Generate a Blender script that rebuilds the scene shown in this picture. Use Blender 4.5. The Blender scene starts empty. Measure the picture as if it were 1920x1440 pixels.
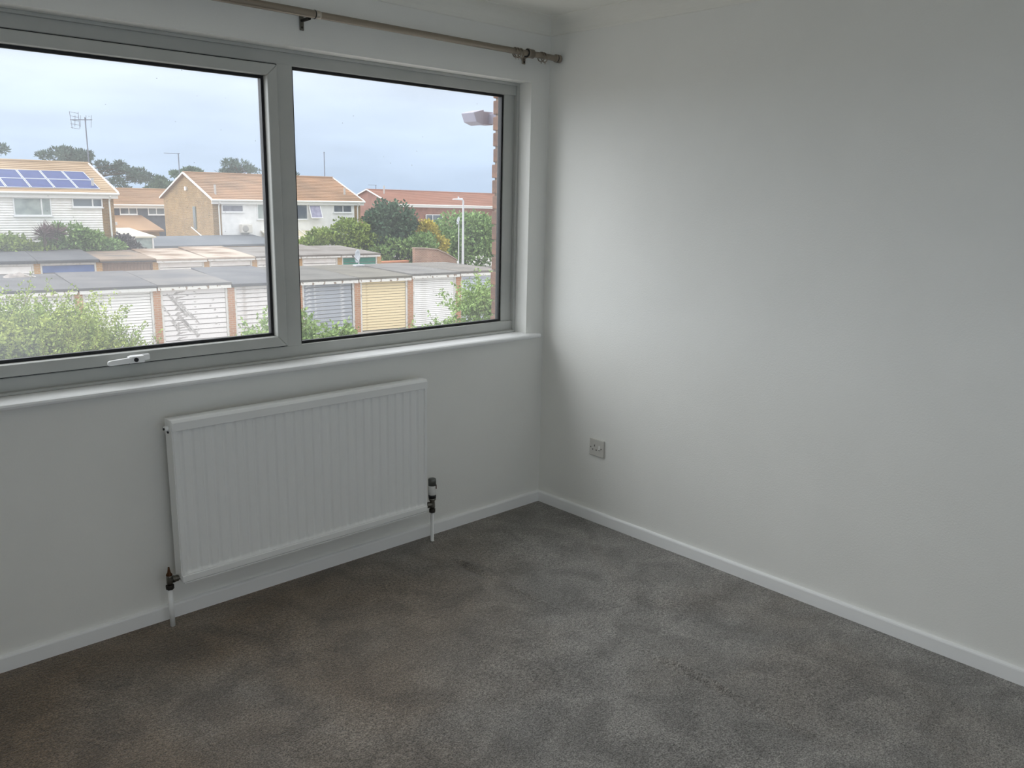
import bpy, bmesh, math, random
import numpy as np
from mathutils import Matrix, Vector
random.seed(7); rng = np.random.default_rng(7)
SC = bpy.context.scene
COL = SC.collection

# ------------------------------------------------------------------ camera
cam = bpy.data.cameras.new('camera'); cam_o = bpy.data.objects.new('camera', cam); COL.objects.link(cam_o)
yaw, pit, rol = math.radians(43.3627), math.radians(12.5036), math.radians(1.1378)
fw = Vector((math.sin(yaw)*math.cos(pit), math.cos(yaw)*math.cos(pit), -math.sin(pit)))
rt = Vector((math.cos(yaw), -math.sin(yaw), 0)); up = rt.cross(fw)
r2 = rt*math.cos(rol)+up*math.sin(rol); u2 = up*math.cos(rol)-rt*math.sin(rol)
M = Matrix((r2, u2, -fw)).transposed().to_4x4(); M.translation = (-2.98313, -2.94031, 1.55)
cam_o.matrix_world = M
cam.sensor_fit = 'HORIZONTAL'; cam.sensor_width = 36; cam.lens = 1569.03/1920*36
cam.clip_start = 0.05; cam.clip_end = 600
SC.camera = cam_o

# ------------------------------------------------------------------ sky, added sky fill, exposure
EXPOSURE = 0.08
SKY = 1.16
FILL_LAMP = 3.3          # emission of the added fill pendant's shade
def lin(c):
    return tuple(((x/255)/12.92 if x/255 <= .04045 else ((x/255+.055)/1.055)**2.4) for x in c)
world = bpy.data.worlds.new('world'); SC.world = world; world.use_nodes = True
nt = world.node_tree; nt.nodes.clear()
def N(t, typ, **kw):
    n = t.nodes.new(typ)
    for k, v in kw.items(): setattr(n, k, v)
    return n
tc = N(nt, 'ShaderNodeTexCoord'); sep = N(nt, 'ShaderNodeSeparateXYZ'); nt.links.new(tc.outputs['Generated'], sep.inputs[0])
mx = N(nt, 'ShaderNodeMath', operation='MAXIMUM'); mx.inputs[1].default_value = 0; nt.links.new(sep.outputs['Z'], mx.inputs[0])
ramp = N(nt, 'ShaderNodeValToRGB'); nt.links.new(mx.outputs[0], ramp.inputs[0])
e = ramp.color_ramp.elements
e[0].position = 0; e[0].color = (.46, .575, .74, 1); e[1].position = .22; e[1].color = (.66, .67, .68, 1)
x = e.new(.09); x.color = (.52, .61, .74, 1)
mp = N(nt, 'ShaderNodeMapping'); mp.inputs['Scale'].default_value = (3, 3, 14); nt.links.new(tc.outputs['Generated'], mp.inputs[0])
cl = N(nt, 'ShaderNodeTexNoise'); cl.inputs['Scale'].default_value = 1.6; cl.inputs['Detail'].default_value = 5; nt.links.new(mp.outputs[0], cl.inputs['Vector'])
clm = N(nt, 'ShaderNodeMapRange'); clm.inputs[1].default_value = .3; clm.inputs[2].default_value = .7; clm.inputs[3].default_value = .9; clm.inputs[4].default_value = 1.1
nt.links.new(cl.outputs[0], clm.inputs[0])
gr = N(nt, 'ShaderNodeMath', operation='MULTIPLY_ADD'); gr.inputs[1].default_value = 2.0; gr.inputs[2].default_value = 1.0; nt.links.new(mx.outputs[0], gr.inputs[0])
ml = N(nt, 'ShaderNodeMath', operation='MULTIPLY'); nt.links.new(gr.outputs[0], ml.inputs[0]); nt.links.new(clm.outputs[0], ml.inputs[1])
mk = N(nt, 'ShaderNodeMath', operation='MULTIPLY'); mk.inputs[1].default_value = SKY; nt.links.new(ml.outputs[0], mk.inputs[0])
bg = N(nt, 'ShaderNodeBackground'); nt.links.new(ramp.outputs[0], bg.inputs[0]); nt.links.new(mk.outputs[0], bg.inputs[1])
wo = N(nt, 'ShaderNodeOutputWorld'); nt.links.new(bg.outputs[0], wo.inputs[0])
sky_fill = bpy.data.lights.new('sky_fill', 'SUN'); sky_fill.energy = 3.4; sky_fill.angle = math.radians(75); sky_fill.color = (.96, .98, 1)  # added broad fill from the front left, standing for bright sky, not the sun
so = bpy.data.objects.new('sky_fill', sky_fill); COL.objects.link(so)
so.rotation_euler = Vector((.45, -.78, -.43)).to_track_quat('-Z', 'Y').to_euler()
SC.view_settings.view_transform = 'Standard'; SC.view_settings.look = 'None'; SC.view_settings.gamma = 1
SC.view_settings.use_curve_mapping = False; SC.view_settings.exposure = EXPOSURE
SC.cycles.use_denoising = True; SC.cycles.max_bounces = 10; SC.cycles.diffuse_bounces = 6; SC.cycles.glossy_bounces = 3; SC.cycles.transparent_max_bounces = 10; SC.cycles.caustics_reflective = False; SC.cycles.caustics_refractive = False
SC.cycles.sample_clamp_indirect = 6; SC.cycles.use_adaptive_sampling = True; SC.cycles.adaptive_threshold = .04

# ------------------------------------------------------------------ materials
MATS = {}
def mat(name, c, rough=.6, c2=None, scale=8, lo=.4, hi=.6, bump=0, bscale=None, metal=0, detail=4, stretch=None, island=0, spec=None):
    if name in MATS: return MATS[name]
    m = bpy.data.materials.new(name); m.use_nodes = True; t = m.node_tree; b = t.nodes['Principled BSDF']
    b.inputs['Roughness'].default_value = rough; b.inputs['Metallic'].default_value = metal
    if spec is not None: b.inputs['Specular IOR Level'].default_value = spec
    col = lin(c)+(1,)
    b.inputs['Base Color'].default_value = col
    co = N(t, 'ShaderNodeTexCoord'); vec = co.outputs['Object']
    if stretch:
        mpn = N(t, 'ShaderNodeMapping'); mpn.inputs['Scale'].default_value = stretch; t.links.new(vec, mpn.inputs[0]); vec = mpn.outputs[0]
    last = None
    if c2:
        nz = N(t, 'ShaderNodeTexNoise'); nz.inputs['Scale'].default_value = scale; nz.inputs['Detail'].default_value = detail; t.links.new(vec, nz.inputs['Vector'])
        mr = N(t, 'ShaderNodeMapRange'); mr.inputs[1].default_value = lo; mr.inputs[2].default_value = hi; t.links.new(nz.outputs[0], mr.inputs[0])
        mi = N(t, 'ShaderNodeMix', data_type='RGBA'); t.links.new(mr.outputs[0], mi.inputs['Factor'])
        mi.inputs['A'].default_value = col; mi.inputs['B'].default_value = lin(c2)+(1,)
        last = mi.outputs['Result']
    if island:
        g = N(t, 'ShaderNodeNewGeometry'); hs = N(t, 'ShaderNodeHueSaturation'); mr2 = N(t, 'ShaderNodeMapRange')
        mr2.inputs[3].default_value = 1-island; mr2.inputs[4].default_value = 1+island
        t.links.new(g.outputs['Random Per Island'], mr2.inputs[0]); t.links.new(mr2.outputs[0], hs.inputs['Value'])
        if last: t.links.new(last, hs.inputs['Color'])
        else: hs.inputs['Color'].default_value = col
        last = hs.outputs[0]
    if last: t.links.new(last, b.inputs['Base Color'])
    if bump:
        bn = N(t, 'ShaderNodeTexNoise'); bn.inputs['Scale'].default_value = bscale or scale; bn.inputs['Detail'].default_value = 3; t.links.new(vec, bn.inputs['Vector'])
        bp = N(t, 'ShaderNodeBump'); bp.inputs['Strength'].default_value = 1; bp.inputs['Distance'].default_value = bump
        t.links.new(bn.outputs[0], bp.inputs['Height']); t.links.new(bp.outputs[0], b.inputs['Normal'])
    MATS[name] = m; return m

def brickmat(name, c1, c2, mortar, bw=.225, bh=.075):
    if name in MATS: return MATS[name]
    m = bpy.data.materials.new(name); m.use_nodes = True; t = m.node_tree; b = t.nodes['Principled BSDF']; b.inputs['Roughness'].default_value = .9
    co = N(t, 'ShaderNodeTexCoord'); s = N(t, 'ShaderNodeSeparateXYZ'); t.links.new(co.outputs['Object'], s.inputs[0])
    ad = N(t, 'ShaderNodeMath', operation='ADD'); t.links.new(s.outputs[0], ad.inputs[0]); t.links.new(s.outputs[1], ad.inputs[1])
    cb = N(t, 'ShaderNodeCombineXYZ'); t.links.new(ad.outputs[0], cb.inputs[0]); t.links.new(s.outputs[2], cb.inputs[1])
    br = N(t, 'ShaderNodeTexBrick'); br.inputs['Scale'].default_value = 1; br.inputs['Brick Width'].default_value = bw; br.inputs['Row Height'].default_value = bh
    br.inputs['Mortar Size'].default_value = .008; br.inputs['Color1'].default_value = lin(c1)+(1,); br.inputs['Color2'].default_value = lin(c2)+(1,); br.inputs['Mortar'].default_value = lin(mortar)+(1,)
    t.links.new(cb.outputs[0], br.inputs['Vector'])
    nz = N(t, 'ShaderNodeTexNoise'); nz.inputs['Scale'].default_value = 1.3; nz.inputs['Detail'].default_value = 5; t.links.new(co.outputs['Object'], nz.inputs['Vector'])
    hs = N(t, 'ShaderNodeHueSaturation'); mr = N(t, 'ShaderNodeMapRange'); mr.inputs[1].default_value = .3; mr.inputs[2].default_value = .7; mr.inputs[3].default_value = .82; mr.inputs[4].default_value = 1.18
    t.links.new(nz.outputs[0], mr.inputs[0]); t.links.new(mr.outputs[0], hs.inputs['Value']); t.links.new(br.outputs[0], hs.inputs['Color']); t.links.new(hs.outputs[0], b.inputs['Base Color'])
    MATS[name] = m; return m

def glassmat(name, haze, tint=(.965, .975, .98)):
    m = bpy.data.materials.new(name); m.use_nodes = True; t = m.node_tree; t.nodes.clear()
    out = N(t, 'ShaderNodeOutputMaterial'); tr = N(t, 'ShaderNodeBsdfTransparent'); tr.inputs[0].default_value = tint+(1,)
    gl = N(t, 'ShaderNodeBsdfGlossy'); gl.inputs['Roughness'].default_value = .01
    tl = N(t, 'ShaderNodeBsdfTranslucent'); tl.inputs[0].default_value = (.93, .95, .97, 1)
    co = N(t, 'ShaderNodeTexCoord')
    nz = N(t, 'ShaderNodeTexNoise'); nz.inputs['Scale'].default_value = 2.2; nz.inputs['Detail'].default_value = 4; t.links.new(co.outputs['Object'], nz.inputs['Vector'])
    mr = N(t, 'ShaderNodeMapRange'); mr.inputs[1].default_value = .3; mr.inputs[2].default_value = .7; mr.inputs[3].default_value = haze*.75; mr.inputs[4].default_value = haze*1.25
    t.links.new(nz.outputs[0], mr.inputs[0])
    m1 = N(t, 'ShaderNodeMixShader'); t.links.new(mr.outputs[0], m1.inputs[0]); t.links.new(tr.outputs[0], m1.inputs[1]); t.links.new(tl.outputs[0], m1.inputs[2])
    # dirt specks on the outer face
    vo = N(t, 'ShaderNodeTexVoronoi'); vo.inputs['Scale'].default_value = 26; t.links.new(co.outputs['Object'], vo.inputs['Vector'])
    lt = N(t, 'ShaderNodeMath', operation='LESS_THAN'); lt.inputs[1].default_value = .055; t.links.new(vo.outputs['Distance'], lt.inputs[0])
    n2 = N(t, 'ShaderNodeTexNoise'); n2.inputs['Scale'].default_value = 7; t.links.new(co.outputs['Object'], n2.inputs['Vector'])
    g2 = N(t, 'ShaderNodeMath', operation='GREATER_THAN'); g2.inputs[1].default_value = .54; t.links.new(n2.outputs[0], g2.inputs[0])
    mu = N(t, 'ShaderNodeMath', operation='MULTIPLY'); t.links.new(lt.outputs[0], mu.inputs[0]); t.links.new(g2.outputs[0], mu.inputs[1])
    mu2 = N(t, 'ShaderNodeMath', operation='MULTIPLY'); mu2.inputs[1].default_value = .35; t.links.new(mu.outputs[0], mu2.inputs[0])
    df = N(t, 'ShaderNodeBsdfDiffuse'); df.inputs[0].default_value = (.16, .15, .13, 1)
    m3 = N(t, 'ShaderNodeMixShader'); t.links.new(mu2.outputs[0], m3.inputs[0]); t.links.new(m1.outputs[0], m3.inputs[1]); t.links.new(df.outputs[0], m3.inputs[2])
    fr = N(t, 'ShaderNodeFresnel'); fr.inputs[0].default_value = 1.45
    m2 = N(t, 'ShaderNodeMixShader'); ge = N(t, 'ShaderNodeNewGeometry'); bf = N(t, 'ShaderNodeMath', operation='SUBTRACT'); bf.inputs[0].default_value = 1; t.links.new(ge.outputs['Backfacing'], bf.inputs[1])
    ff = N(t, 'ShaderNodeMath', operation='MULTIPLY'); t.links.new(fr.outputs[0], ff.inputs[0]); t.links.new(bf.outputs[0], ff.inputs[1]); t.links.new(ff.outputs[0], m2.inputs[0]); t.links.new(m3.outputs[0], m2.inputs[1]); t.links.new(gl.outputs[0], m2.inputs[2])
    t.links.new(m2.outputs[0], out.inputs[0]); MATS[name] = m; return m

# ------------------------------------------------------------------ geometry helpers
class MB:
    def __init__(s): s.v = []; s.f = []; s.sm = []
    def add(s, vs, fs, smooth=False):
        o = len(s.v); s.v += [tuple(p) for p in vs]; s.f += [tuple(i+o for i in f) for f in fs]; s.sm += [smooth]*len(fs); return s
    def box(s, x0, x1, y0, y1, z0, z1, m=None):
        vs = [Vector(p) for p in ((x0,y0,z0),(x1,y0,z0),(x1,y1,z0),(x0,y1,z0),(x0,y0,z1),(x1,y0,z1),(x1,y1,z1),(x0,y1,z1))]
        if m: vs = [m @ p for p in vs]
        return s.add(vs, [(0,3,2,1),(4,5,6,7),(0,1,5,4),(1,2,6,5),(2,3,7,6),(3,0,4,7)])
    def hexa(s, vs): return s.add(vs, [(0,3,2,1),(4,5,6,7),(0,1,5,4),(1,2,6,5),(2,3,7,6),(3,0,4,7)])
    def tube(s, a, b, r0, r1=None, n=12, cap=True):
        a, b = Vector(a), Vector(b); r1 = r0 if r1 is None else r1; d = (b-a).normalized()
        p = d.orthogonal().normalized(); q = d.cross(p); vs = []
        for c, r in ((a, r0), (b, r1)):
            for k in range(n):
                t = 2*math.pi*k/n; vs.append(c+(p*math.cos(t)+q*math.sin(t))*r)
        s.add(vs, [(k, (k+1) % n, n+(k+1) % n, n+k) for k in range(n)], True)
        if cap: s.add(vs[:n], [tuple(range(n-1, -1, -1))]); s.add(vs[n:], [tuple(range(n))])
        return s
    def lathe(s, o, axis, prof, n=24, smooth=False):
        o = Vector(o); d = Vector(axis).normalized(); p = d.orthogonal().normalized(); q = d.cross(p); vs = []
        for h, r in prof:
            for k in range(n):
                t = 2*math.pi*k/n; vs.append(o+d*h+(p*math.cos(t)+q*math.sin(t))*r)
        fs = []
        for i in range(len(prof)-1):
            fs += [(i*n+k, i*n+(k+1) % n, (i+1)*n+(k+1) % n, (i+1)*n+k) for k in range(n)]
        fs += [tuple(range(n-1, -1, -1)), tuple((len(prof)-1)*n+k for k in range(n))]
        return s.add(vs, fs, True)
    def prism(s, poly, e0, e1, axis='x'):
        n = len(poly)
        mk = {'x': lambda a, b, c: (c, a, b), 'y': lambda a, b, c: (a, c, b), 'z': lambda a, b, c: (a, b, c)}[axis]
        vs = [mk(a, b, e0) for a, b in poly]+[mk(a, b, e1) for a, b in poly]
        return s.add(vs, [(k, (k+1) % n, n+(k+1) % n, n+k) for k in range(n)]+[tuple(range(n-1, -1, -1)), tuple(range(n, 2*n))])
    def torus(s, c, axis, R, r, n=24, m=8):
        c = Vector(c); d = Vector(axis).normalized(); p = d.orthogonal().normalized(); q = d.cross(p); vs = []
        for k in range(n):
            t = 2*math.pi*k/n; e = p*math.cos(t)+q*math.sin(t)
            for j in range(m):
                a = 2*math.pi*j/m; vs.append(c+e*(R+r*math.cos(a))+d*r*math.sin(a))
        return s.add(vs, [(k*m+j, ((k+1) % n)*m+j, ((k+1) % n)*m+(j+1) % m, k*m+(j+1) % m) for k in range(n) for j in range(m)], True)
    def build(s, name, m, parent=None, bevel=0, seg=2, recalc=True):
        me = bpy.data.meshes.new(name); me.from_pydata(s.v, [], s.f)
        if recalc:
            bm = bmesh.new(); bm.from_mesh(me); bmesh.ops.recalc_face_normals(bm, faces=bm.faces); bm.to_mesh(me); bm.free()
        me.polygons.foreach_set('use_smooth', s.sm); me.materials.append(m)
        o = bpy.data.objects.new(name, me); COL.objects.link(o)
        if parent: o.parent = parent
        if bevel:
            b = o.modifiers.new('bevel', 'BEVEL'); b.width = bevel; b.segments = seg; b.limit_method = 'ANGLE'; b.angle_limit = math.radians(40)
        return o
def box(name, b, m, parent=None, bevel=0): return MB().box(*b).build(name, m, parent, bevel)
def tag(o, label, cat, group=None):
    o['label'] = label; o['category'] = cat
    if group: o['group'] = group
    return o
def struct(o, label=None):
    o['kind'] = 'structure'
    if label: o['label'] = label
    return o
def empty(name, loc=(0, 0, 0), rz=0):
    o = bpy.data.objects.new(name, None); COL.objects.link(o); o.location = loc; o.rotation_euler = (0, 0, rz); o.empty_display_size = .1; return o
def stuff(o): o['kind'] = 'stuff'; return o

# ================================================================== THE ROOM
W = mat('wall_paint', (239, 239, 235), .75, (237, 237, 233), 3, bump=.0006, bscale=160)
GLOSS = mat('white_gloss_paint', (246, 247, 247), .35)
CEIL = mat('ceiling_paint', (238, 237, 230), .85)
UPVC = mat('white_window_plastic', (192, 193, 189), .38, (186, 188, 184), 6)
BLACK = mat('black_rubber', (18, 18, 22), .5)
SPACER = mat('dark_spacer', (34, 34, 40), .5)
CHROME = mat('worn_chrome', (120, 118, 112), .32, metal=.9)
ROD = mat('brushed_nickel_rod', (150, 140, 128), .36, metal=.85)
DARKMETAL = mat('dark_metal', (50, 46, 42), .5, metal=.6)

XL, YB, ZC = -4.0, -4.05, 2.36        # left wall, back wall, ceiling
# ---- carpet: one floor mesh with a soft stretched ridge
def carpet_mat():
    m = bpy.data.materials.new('grey_carpet'); m.use_nodes = True; t = m.node_tree; b = t.nodes['Principled BSDF']
    b.inputs['Roughness'].default_value = 1; b.inputs['Specular IOR Level'].default_value = .1
    b.inputs['Sheen Weight'].default_value = .25; b.inputs['Sheen Roughness'].default_value = .6
    co = N(t, 'ShaderNodeTexCoord'); V = co.outputs['Object']
    def noise(sc, det, lo, hi, a, bb, w=None):
        n = N(t, 'ShaderNodeTexNoise'); n.inputs['Scale'].default_value = sc; n.inputs['Detail'].default_value = det; t.links.new(V, n.inputs['Vector'])
        n.inputs['Distortion'].default_value = w or 0
        r = N(t, 'ShaderNodeMapRange'); r.inputs[1].default_value = lo; r.inputs[2].default_value = hi; r.inputs[3].default_value = a; r.inputs[4].default_value = bb
        t.links.new(n.outputs[0], r.inputs[0]); return r.outputs[0], n.outputs[0]
    big, _ = noise(1.1, 5, .35, .65, 0, 1, .6)
    sx = N(t, 'ShaderNodeSeparateXYZ'); t.links.new(V, sx.inputs[0])
    dim_left = N(t, 'ShaderNodeMath', operation='SUBTRACT'); t.links.new(sx.outputs[0], dim_left.inputs[0]); t.links.new(sx.outputs[1], dim_left.inputs[1])   # brown of the dim light painted into the colour towards the far left
    wr = N(t, 'ShaderNodeMapRange'); wr.inputs[1].default_value = -2.2; wr.inputs[2].default_value = .3; wr.inputs[3].default_value = -.35; wr.inputs[4].default_value = .75; t.links.new(dim_left.outputs[0], wr.inputs[0])
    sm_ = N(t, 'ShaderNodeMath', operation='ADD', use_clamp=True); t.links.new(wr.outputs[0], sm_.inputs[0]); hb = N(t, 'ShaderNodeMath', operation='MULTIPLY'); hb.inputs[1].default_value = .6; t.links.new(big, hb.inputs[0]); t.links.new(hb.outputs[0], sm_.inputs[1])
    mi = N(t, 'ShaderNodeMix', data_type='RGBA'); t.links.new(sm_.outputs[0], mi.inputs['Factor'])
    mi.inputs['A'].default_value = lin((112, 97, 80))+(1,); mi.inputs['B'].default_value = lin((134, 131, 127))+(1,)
    a, _ = noise(6, 7, .35, .65, .74, 1.22, .8); c, fine = noise(210, 2, .32, .68, .45, 1.6); d, mid = noise(80, 3, .3, .7, .74, 1.28)
    p1 = N(t, 'ShaderNodeMath', operation='MULTIPLY'); t.links.new(a, p1.inputs[0]); t.links.new(c, p1.inputs[1])
    p2 = N(t, 'ShaderNodeMath', operation='MULTIPLY'); t.links.new(p1.outputs[0], p2.inputs[0]); t.links.new(d, p2.inputs[1])
    hs = N(t, 'ShaderNodeHueSaturation'); t.links.new(mi.outputs['Result'], hs.inputs['Color']); t.links.new(p2.outputs[0], hs.inputs['Value']); t.links.new(hs.outputs[0], b.inputs['Base Color'])
    ad = N(t, 'ShaderNodeMath', operation='ADD'); t.links.new(fine, ad.inputs[0]); t.links.new(mid, ad.inputs[1])
    bp = N(t, 'ShaderNodeBump'); bp.inputs['Distance'].default_value = .006; bp.inputs['Strength'].default_value = .9; t.links.new(ad.outputs[0], bp.inputs['Height']); t.links.new(bp.outputs[0], b.inputs['Normal'])
    return m
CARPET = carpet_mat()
xs = np.concatenate([np.linspace(XL, -1.1, 40), np.linspace(-1.08, -.5, 130), np.linspace(-.48, 0, 14)]); ys = np.linspace(YB, 0, 110)
X, Y = np.meshgrid(xs, ys, indexing='ij')
amp = np.where((Y < -.28) & (Y > -.52), 1, 0)*np.sin(np.clip((-.28-Y)/.24, 0, 1)*np.pi)*.010+np.where((Y < -1.35) & (Y > -1.70), 1, 0)*np.sin(np.clip((-1.35-Y)/.35, 0, 1)*np.pi)*.013+np.where((Y < -.3) & (Y > -2.0), .0025, 0)
xr = -.786+.012*np.sin(Y*3.1)
Z = amp*np.exp(-((X-xr)/.016)**2)-.6*amp*np.exp(-((X-xr+.03)/.012)**2)+.0015*np.sin(X*5+1)*np.sin(Y*4.2)
nx, ny = len(xs), len(ys)
fl = MB().add(np.stack([X.ravel(), Y.ravel(), Z.ravel()], 1).tolist(), [(i*ny+j, (i+1)*ny+j, (i+1)*ny+j+1, i*ny+j+1) for i in range(nx-1) for j in range(ny-1)], True)
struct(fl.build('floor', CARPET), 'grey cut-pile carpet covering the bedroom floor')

# ---- walls
WX0, WX1, WZ0, WZ1 = -3.871, -.119, .875, 2.079       # structural window opening
w = MB().box(XL, 0, 0, .19, -.1, WZ0).box(XL, 0, 0, .19, WZ1, 2.5).box(WX1, 0, 0, .19, WZ0, WZ1).box(XL, WX0, 0, .19, WZ0, WZ1)
struct(w.build('wall_front', W), 'white plastered wall around the wide window')
struct(box('wall_right', (0, .19, YB-.2, .19, -.1, 2.5), W), 'plain white wall right of the window')
struct(box('wall_left', (XL-.2, XL, YB-.2, .19, -.1, 2.5), W))
# back wall with the second window that shows as a pale reflection in the glass
BX0, BX1, BZ0, BZ1 = -3.93, -1.17, .12, 1.95
w = MB().box(XL, 0, YB-.2, YB, -.1, BZ0).box(XL, 0, YB-.2, YB, BZ1, 2.5).box(BX1, 0, YB-.2, YB, BZ0, BZ1).box(XL, BX0, YB-.2, YB, BZ0, BZ1)
struct(w.build('wall_back', W))
struct(box('ceiling', (XL-.2, .19, YB-.2, .19, ZC, 2.5), CEIL))
# baseboards, rounded on top
def base(name, pts):
    prof = [(0, 0), (.015, 0), (.015, .048), (.0135, .0525), (.009, .055), (0, .056)]
    (a, b) = pts; a, b = Vector(a), Vector(b); d = (b-a).normalized(); n = Vector((0, 0, 1)).cross(d)
    m = MB(); vs = []
    for e, sg in ((a, 1), (b, -1)):
        for q, z in prof: vs.append(e+n*q+d*(q*sg)+Vector((0, 0, z)))
    k = len(prof); m.add(vs, [(i, (i+1) % k, k+(i+1) % k, k+i) for i in range(k)]+[tuple(range(k)), tuple(range(2*k-1, k-1, -1))])
    return struct(m.build(name, GLOSS))
base('baseboard_front', ((0, 0, 0), (XL, 0, 0)))
base('baseboard_right', ((0, YB, 0), (0, 0, 0)))
base('baseboard_left', ((XL, 0, 0), (XL, YB, 0)))
base('baseboard_back', ((XL, YB, 0), (0, YB, 0)))
# coved cornice, mitred
def cove(name, a, b):
    prof = [(0, ZC-.066), (.006, ZC-.066)]
    for k in range(9):
        t = k/8*math.pi/2; prof.append((.009+(.088-.009)*(1-math.cos(t)), ZC-.062+.058*math.sin(t)))
    prof += [(.092, ZC-.003), (.092, ZC+.004), (0, ZC+.004)]
    a, b = Vector(a), Vector(b); d = (b-a).normalized(); n = Vector((0, 0, 1)).cross(d); vs = []
    for e, sg in ((a, 1), (b, -1)):
        for q, z in prof: vs.append(e+n*q+d*(q*sg)+Vector((0, 0, z)))
    k = len(prof); m = MB(); m.add(vs, [(i, (i+1) % k, k+(i+1) % k, k+i) for i in range(k)]+[tuple(range(k)), tuple(range(2*k-1, k-1, -1))])
    return struct(m.build(name, CEIL))
cove('trim_1', (0, 0, 0), (XL, 0, 0)); cove('trim_2', (0, YB, 0), (0, 0, 0)); cove('trim_3', (XL, 0, 0), (XL, YB, 0)); cove('trim_4', (XL, YB, 0), (0, YB, 0))

# ---- the window
win = struct(empty('window_1', (-2, .09, .9)), 'wide white double glazed window with hinged sash and fixed panes')
def wp(mb, name, m, parent=win, bevel=0):
    o = mb.build(name, m, None, bevel); o.parent = parent
    o.matrix_parent_inverse = parent_inv(parent); return o
def parent_inv(p):
    mtx = Matrix.Identity(4); q = p; chain = []
    while q: chain.append(q); q = q.parent
    for q in reversed(chain): mtx = mtx @ q.matrix_parent_inverse @ q.matrix_basis
    return mtx.inverted()
YF, YK = .088, .138                                   # frame front and back
fx0, fx1 = WX0+.0, WX1
# sill board with rounded nose
prof = [(-.031, .875), (-.0385, .8795), (-.041, .886), (-.0385, .8925), (-.031, .897), (.088, .899), (.088, .875)]
wp(MB().prism(prof, XL+.03, -.052, 'x'), 'window_sill', GLOSS)
# outer frame, four members + mullions
MUL = [(-1.3705, -1.3035), (-2.6865, -2.6195)]
FRZ0, FRZ1 = .954, 2.0235
wp(MB().box(fx0, fx1, YF, YK, .897, FRZ0), 'frame_bottom', UPVC, bevel=.003)
wp(MB().box(fx0, fx1, YF, YK, FRZ1, WZ1), 'frame_head', UPVC, bevel=.003)
wp(MB().box(-.199, fx1+.03, YF+.010, YK, .92, 2.06), 'frame_jamb', UPVC, bevel=.002)
wp(MB().box(fx0-.03, -3.791, YF+.0005, YK, .92, 2.06), 'frame_jamb', UPVC, bevel=.002)
for a, b in MUL: wp(MB().box(a, b, YF+.0005, YK, FRZ0-.01, FRZ1+.01), 'mullion', UPVC, bevel=.002)
# inner beads that cover the joint with the plaster
wp(MB().box(WX1-.016, WX1+.0, .078, YF+.014, .899, WZ1), 'cover_bead', UPVC, bevel=.002)
wp(MB().box(WX0, WX0+.03, .074, YF+.004, .899, WZ1), 'cover_bead', UPVC, bevel=.002)
wp(MB().box(WX0+.03, WX1-.016, .074, YF+.004, WZ1-.012, WZ1), 'cover_bead', UPVC, bevel=.002)
wp(MB().box(WX0+.03, WX1-.016, .066, YF+.004, .899, .909), 'cover_bead', UPVC, bevel=.002)
def ring(x0, x1, z0, z1, w, y0, y1):
    m = MB(); m.box(x0, x1, y0, y1, z0, z0+w).box(x0, x1, y0, y1, z1-w, z1).box(x0, x0+w, y0, y1, z0+w, z1-w).box(x1-w, x1, y0, y1, z0+w, z1-w); return m
GL_L = glassmat('hazy_glass_sash', .06); GL_R = glassmat('hazy_glass_fixed', .034)
def glazing(par, x0, x1, z0, z1, gm):
    """gasket, spacer and pane of one double glazed light whose clear opening is x0..x1, z0..z1"""
    wp(ring(x0-.004, x1+.004, z0-.004, z1+.004, .015, .104, .1165), 'gasket', BLACK, par)
    p = wp(MB().box(x0-.004, x1+.004, .1165, .1195, z0-.004, z1+.004), 'pane', gm, par)
    wp(ring(x0-.004, x1+.004, z0-.004, z1+.004, .012, .120, .1265), 'spacer', SPACER, par)
    wp(ring(x0-.004, x1+.004, z0-.004, z1+.004, .013, .127, .131), 'gasket', BLACK, par)
    wp(ring(x0-.006, x1+.006, z0-.006, z1+.006, .010, .1315, .137), 'outer_bead', UPVC, par)
glazing(win, -1.3035, -.199, FRZ0, FRZ1, GL_R)
glazing(win, -3.791, -2.6865, FRZ0, FRZ1, GL_R)
# hinged sash with mitred rails
sx0, sx1, sz0, sz1, sw = -2.6145, -1.3755, .9585, 2.019, .040
sash = empty('sash', (0, 0, 0)); sash.parent = win; sash.matrix_parent_inverse = parent_inv(win)
def mitre(x0, x1, z0, z1, w, y0, y1, side):
    o = {'b': [(x0, z0), (x1, z0), (x1-w, z0+w), (x0+w, z0+w)], 't': [(x0+w, z1-w), (x1-w, z1-w), (x1, z1), (x0, z1)],
         'l': [(x0, z0), (x0+w, z0+w), (x0+w, z1-w), (x0, z1)], 'r': [(x1-w, z0+w), (x1, z0), (x1, z1), (x1-w, z1-w)]}[side]
    return MB().prism(o, y0, y1, 'y')
for sd in 'btlr': wp(mitre(sx0, sx1, sz0, sz1, sw, .070, .138, sd), 'sash_rail' if sd in 'bt' else 'sash_stile', UPVC, sash, bevel=.0035)
wp(ring(sx0-.0045, sx1+.0045, sz0-.004, sz1+.004, .004, .082, .1), 'gasket', BLACK, sash)
glazing(sash, sx0+sw, sx1-sw, sz0+sw, sz1-sw, GL_L)
# handle: backplate, neck, lever, lock button
hz = .978
hd = wp(MB().box(-1.988, -1.918, .056, .0705, hz-.011, hz+.011), 'handle', GLOSS, sash, bevel=.004)
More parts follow.
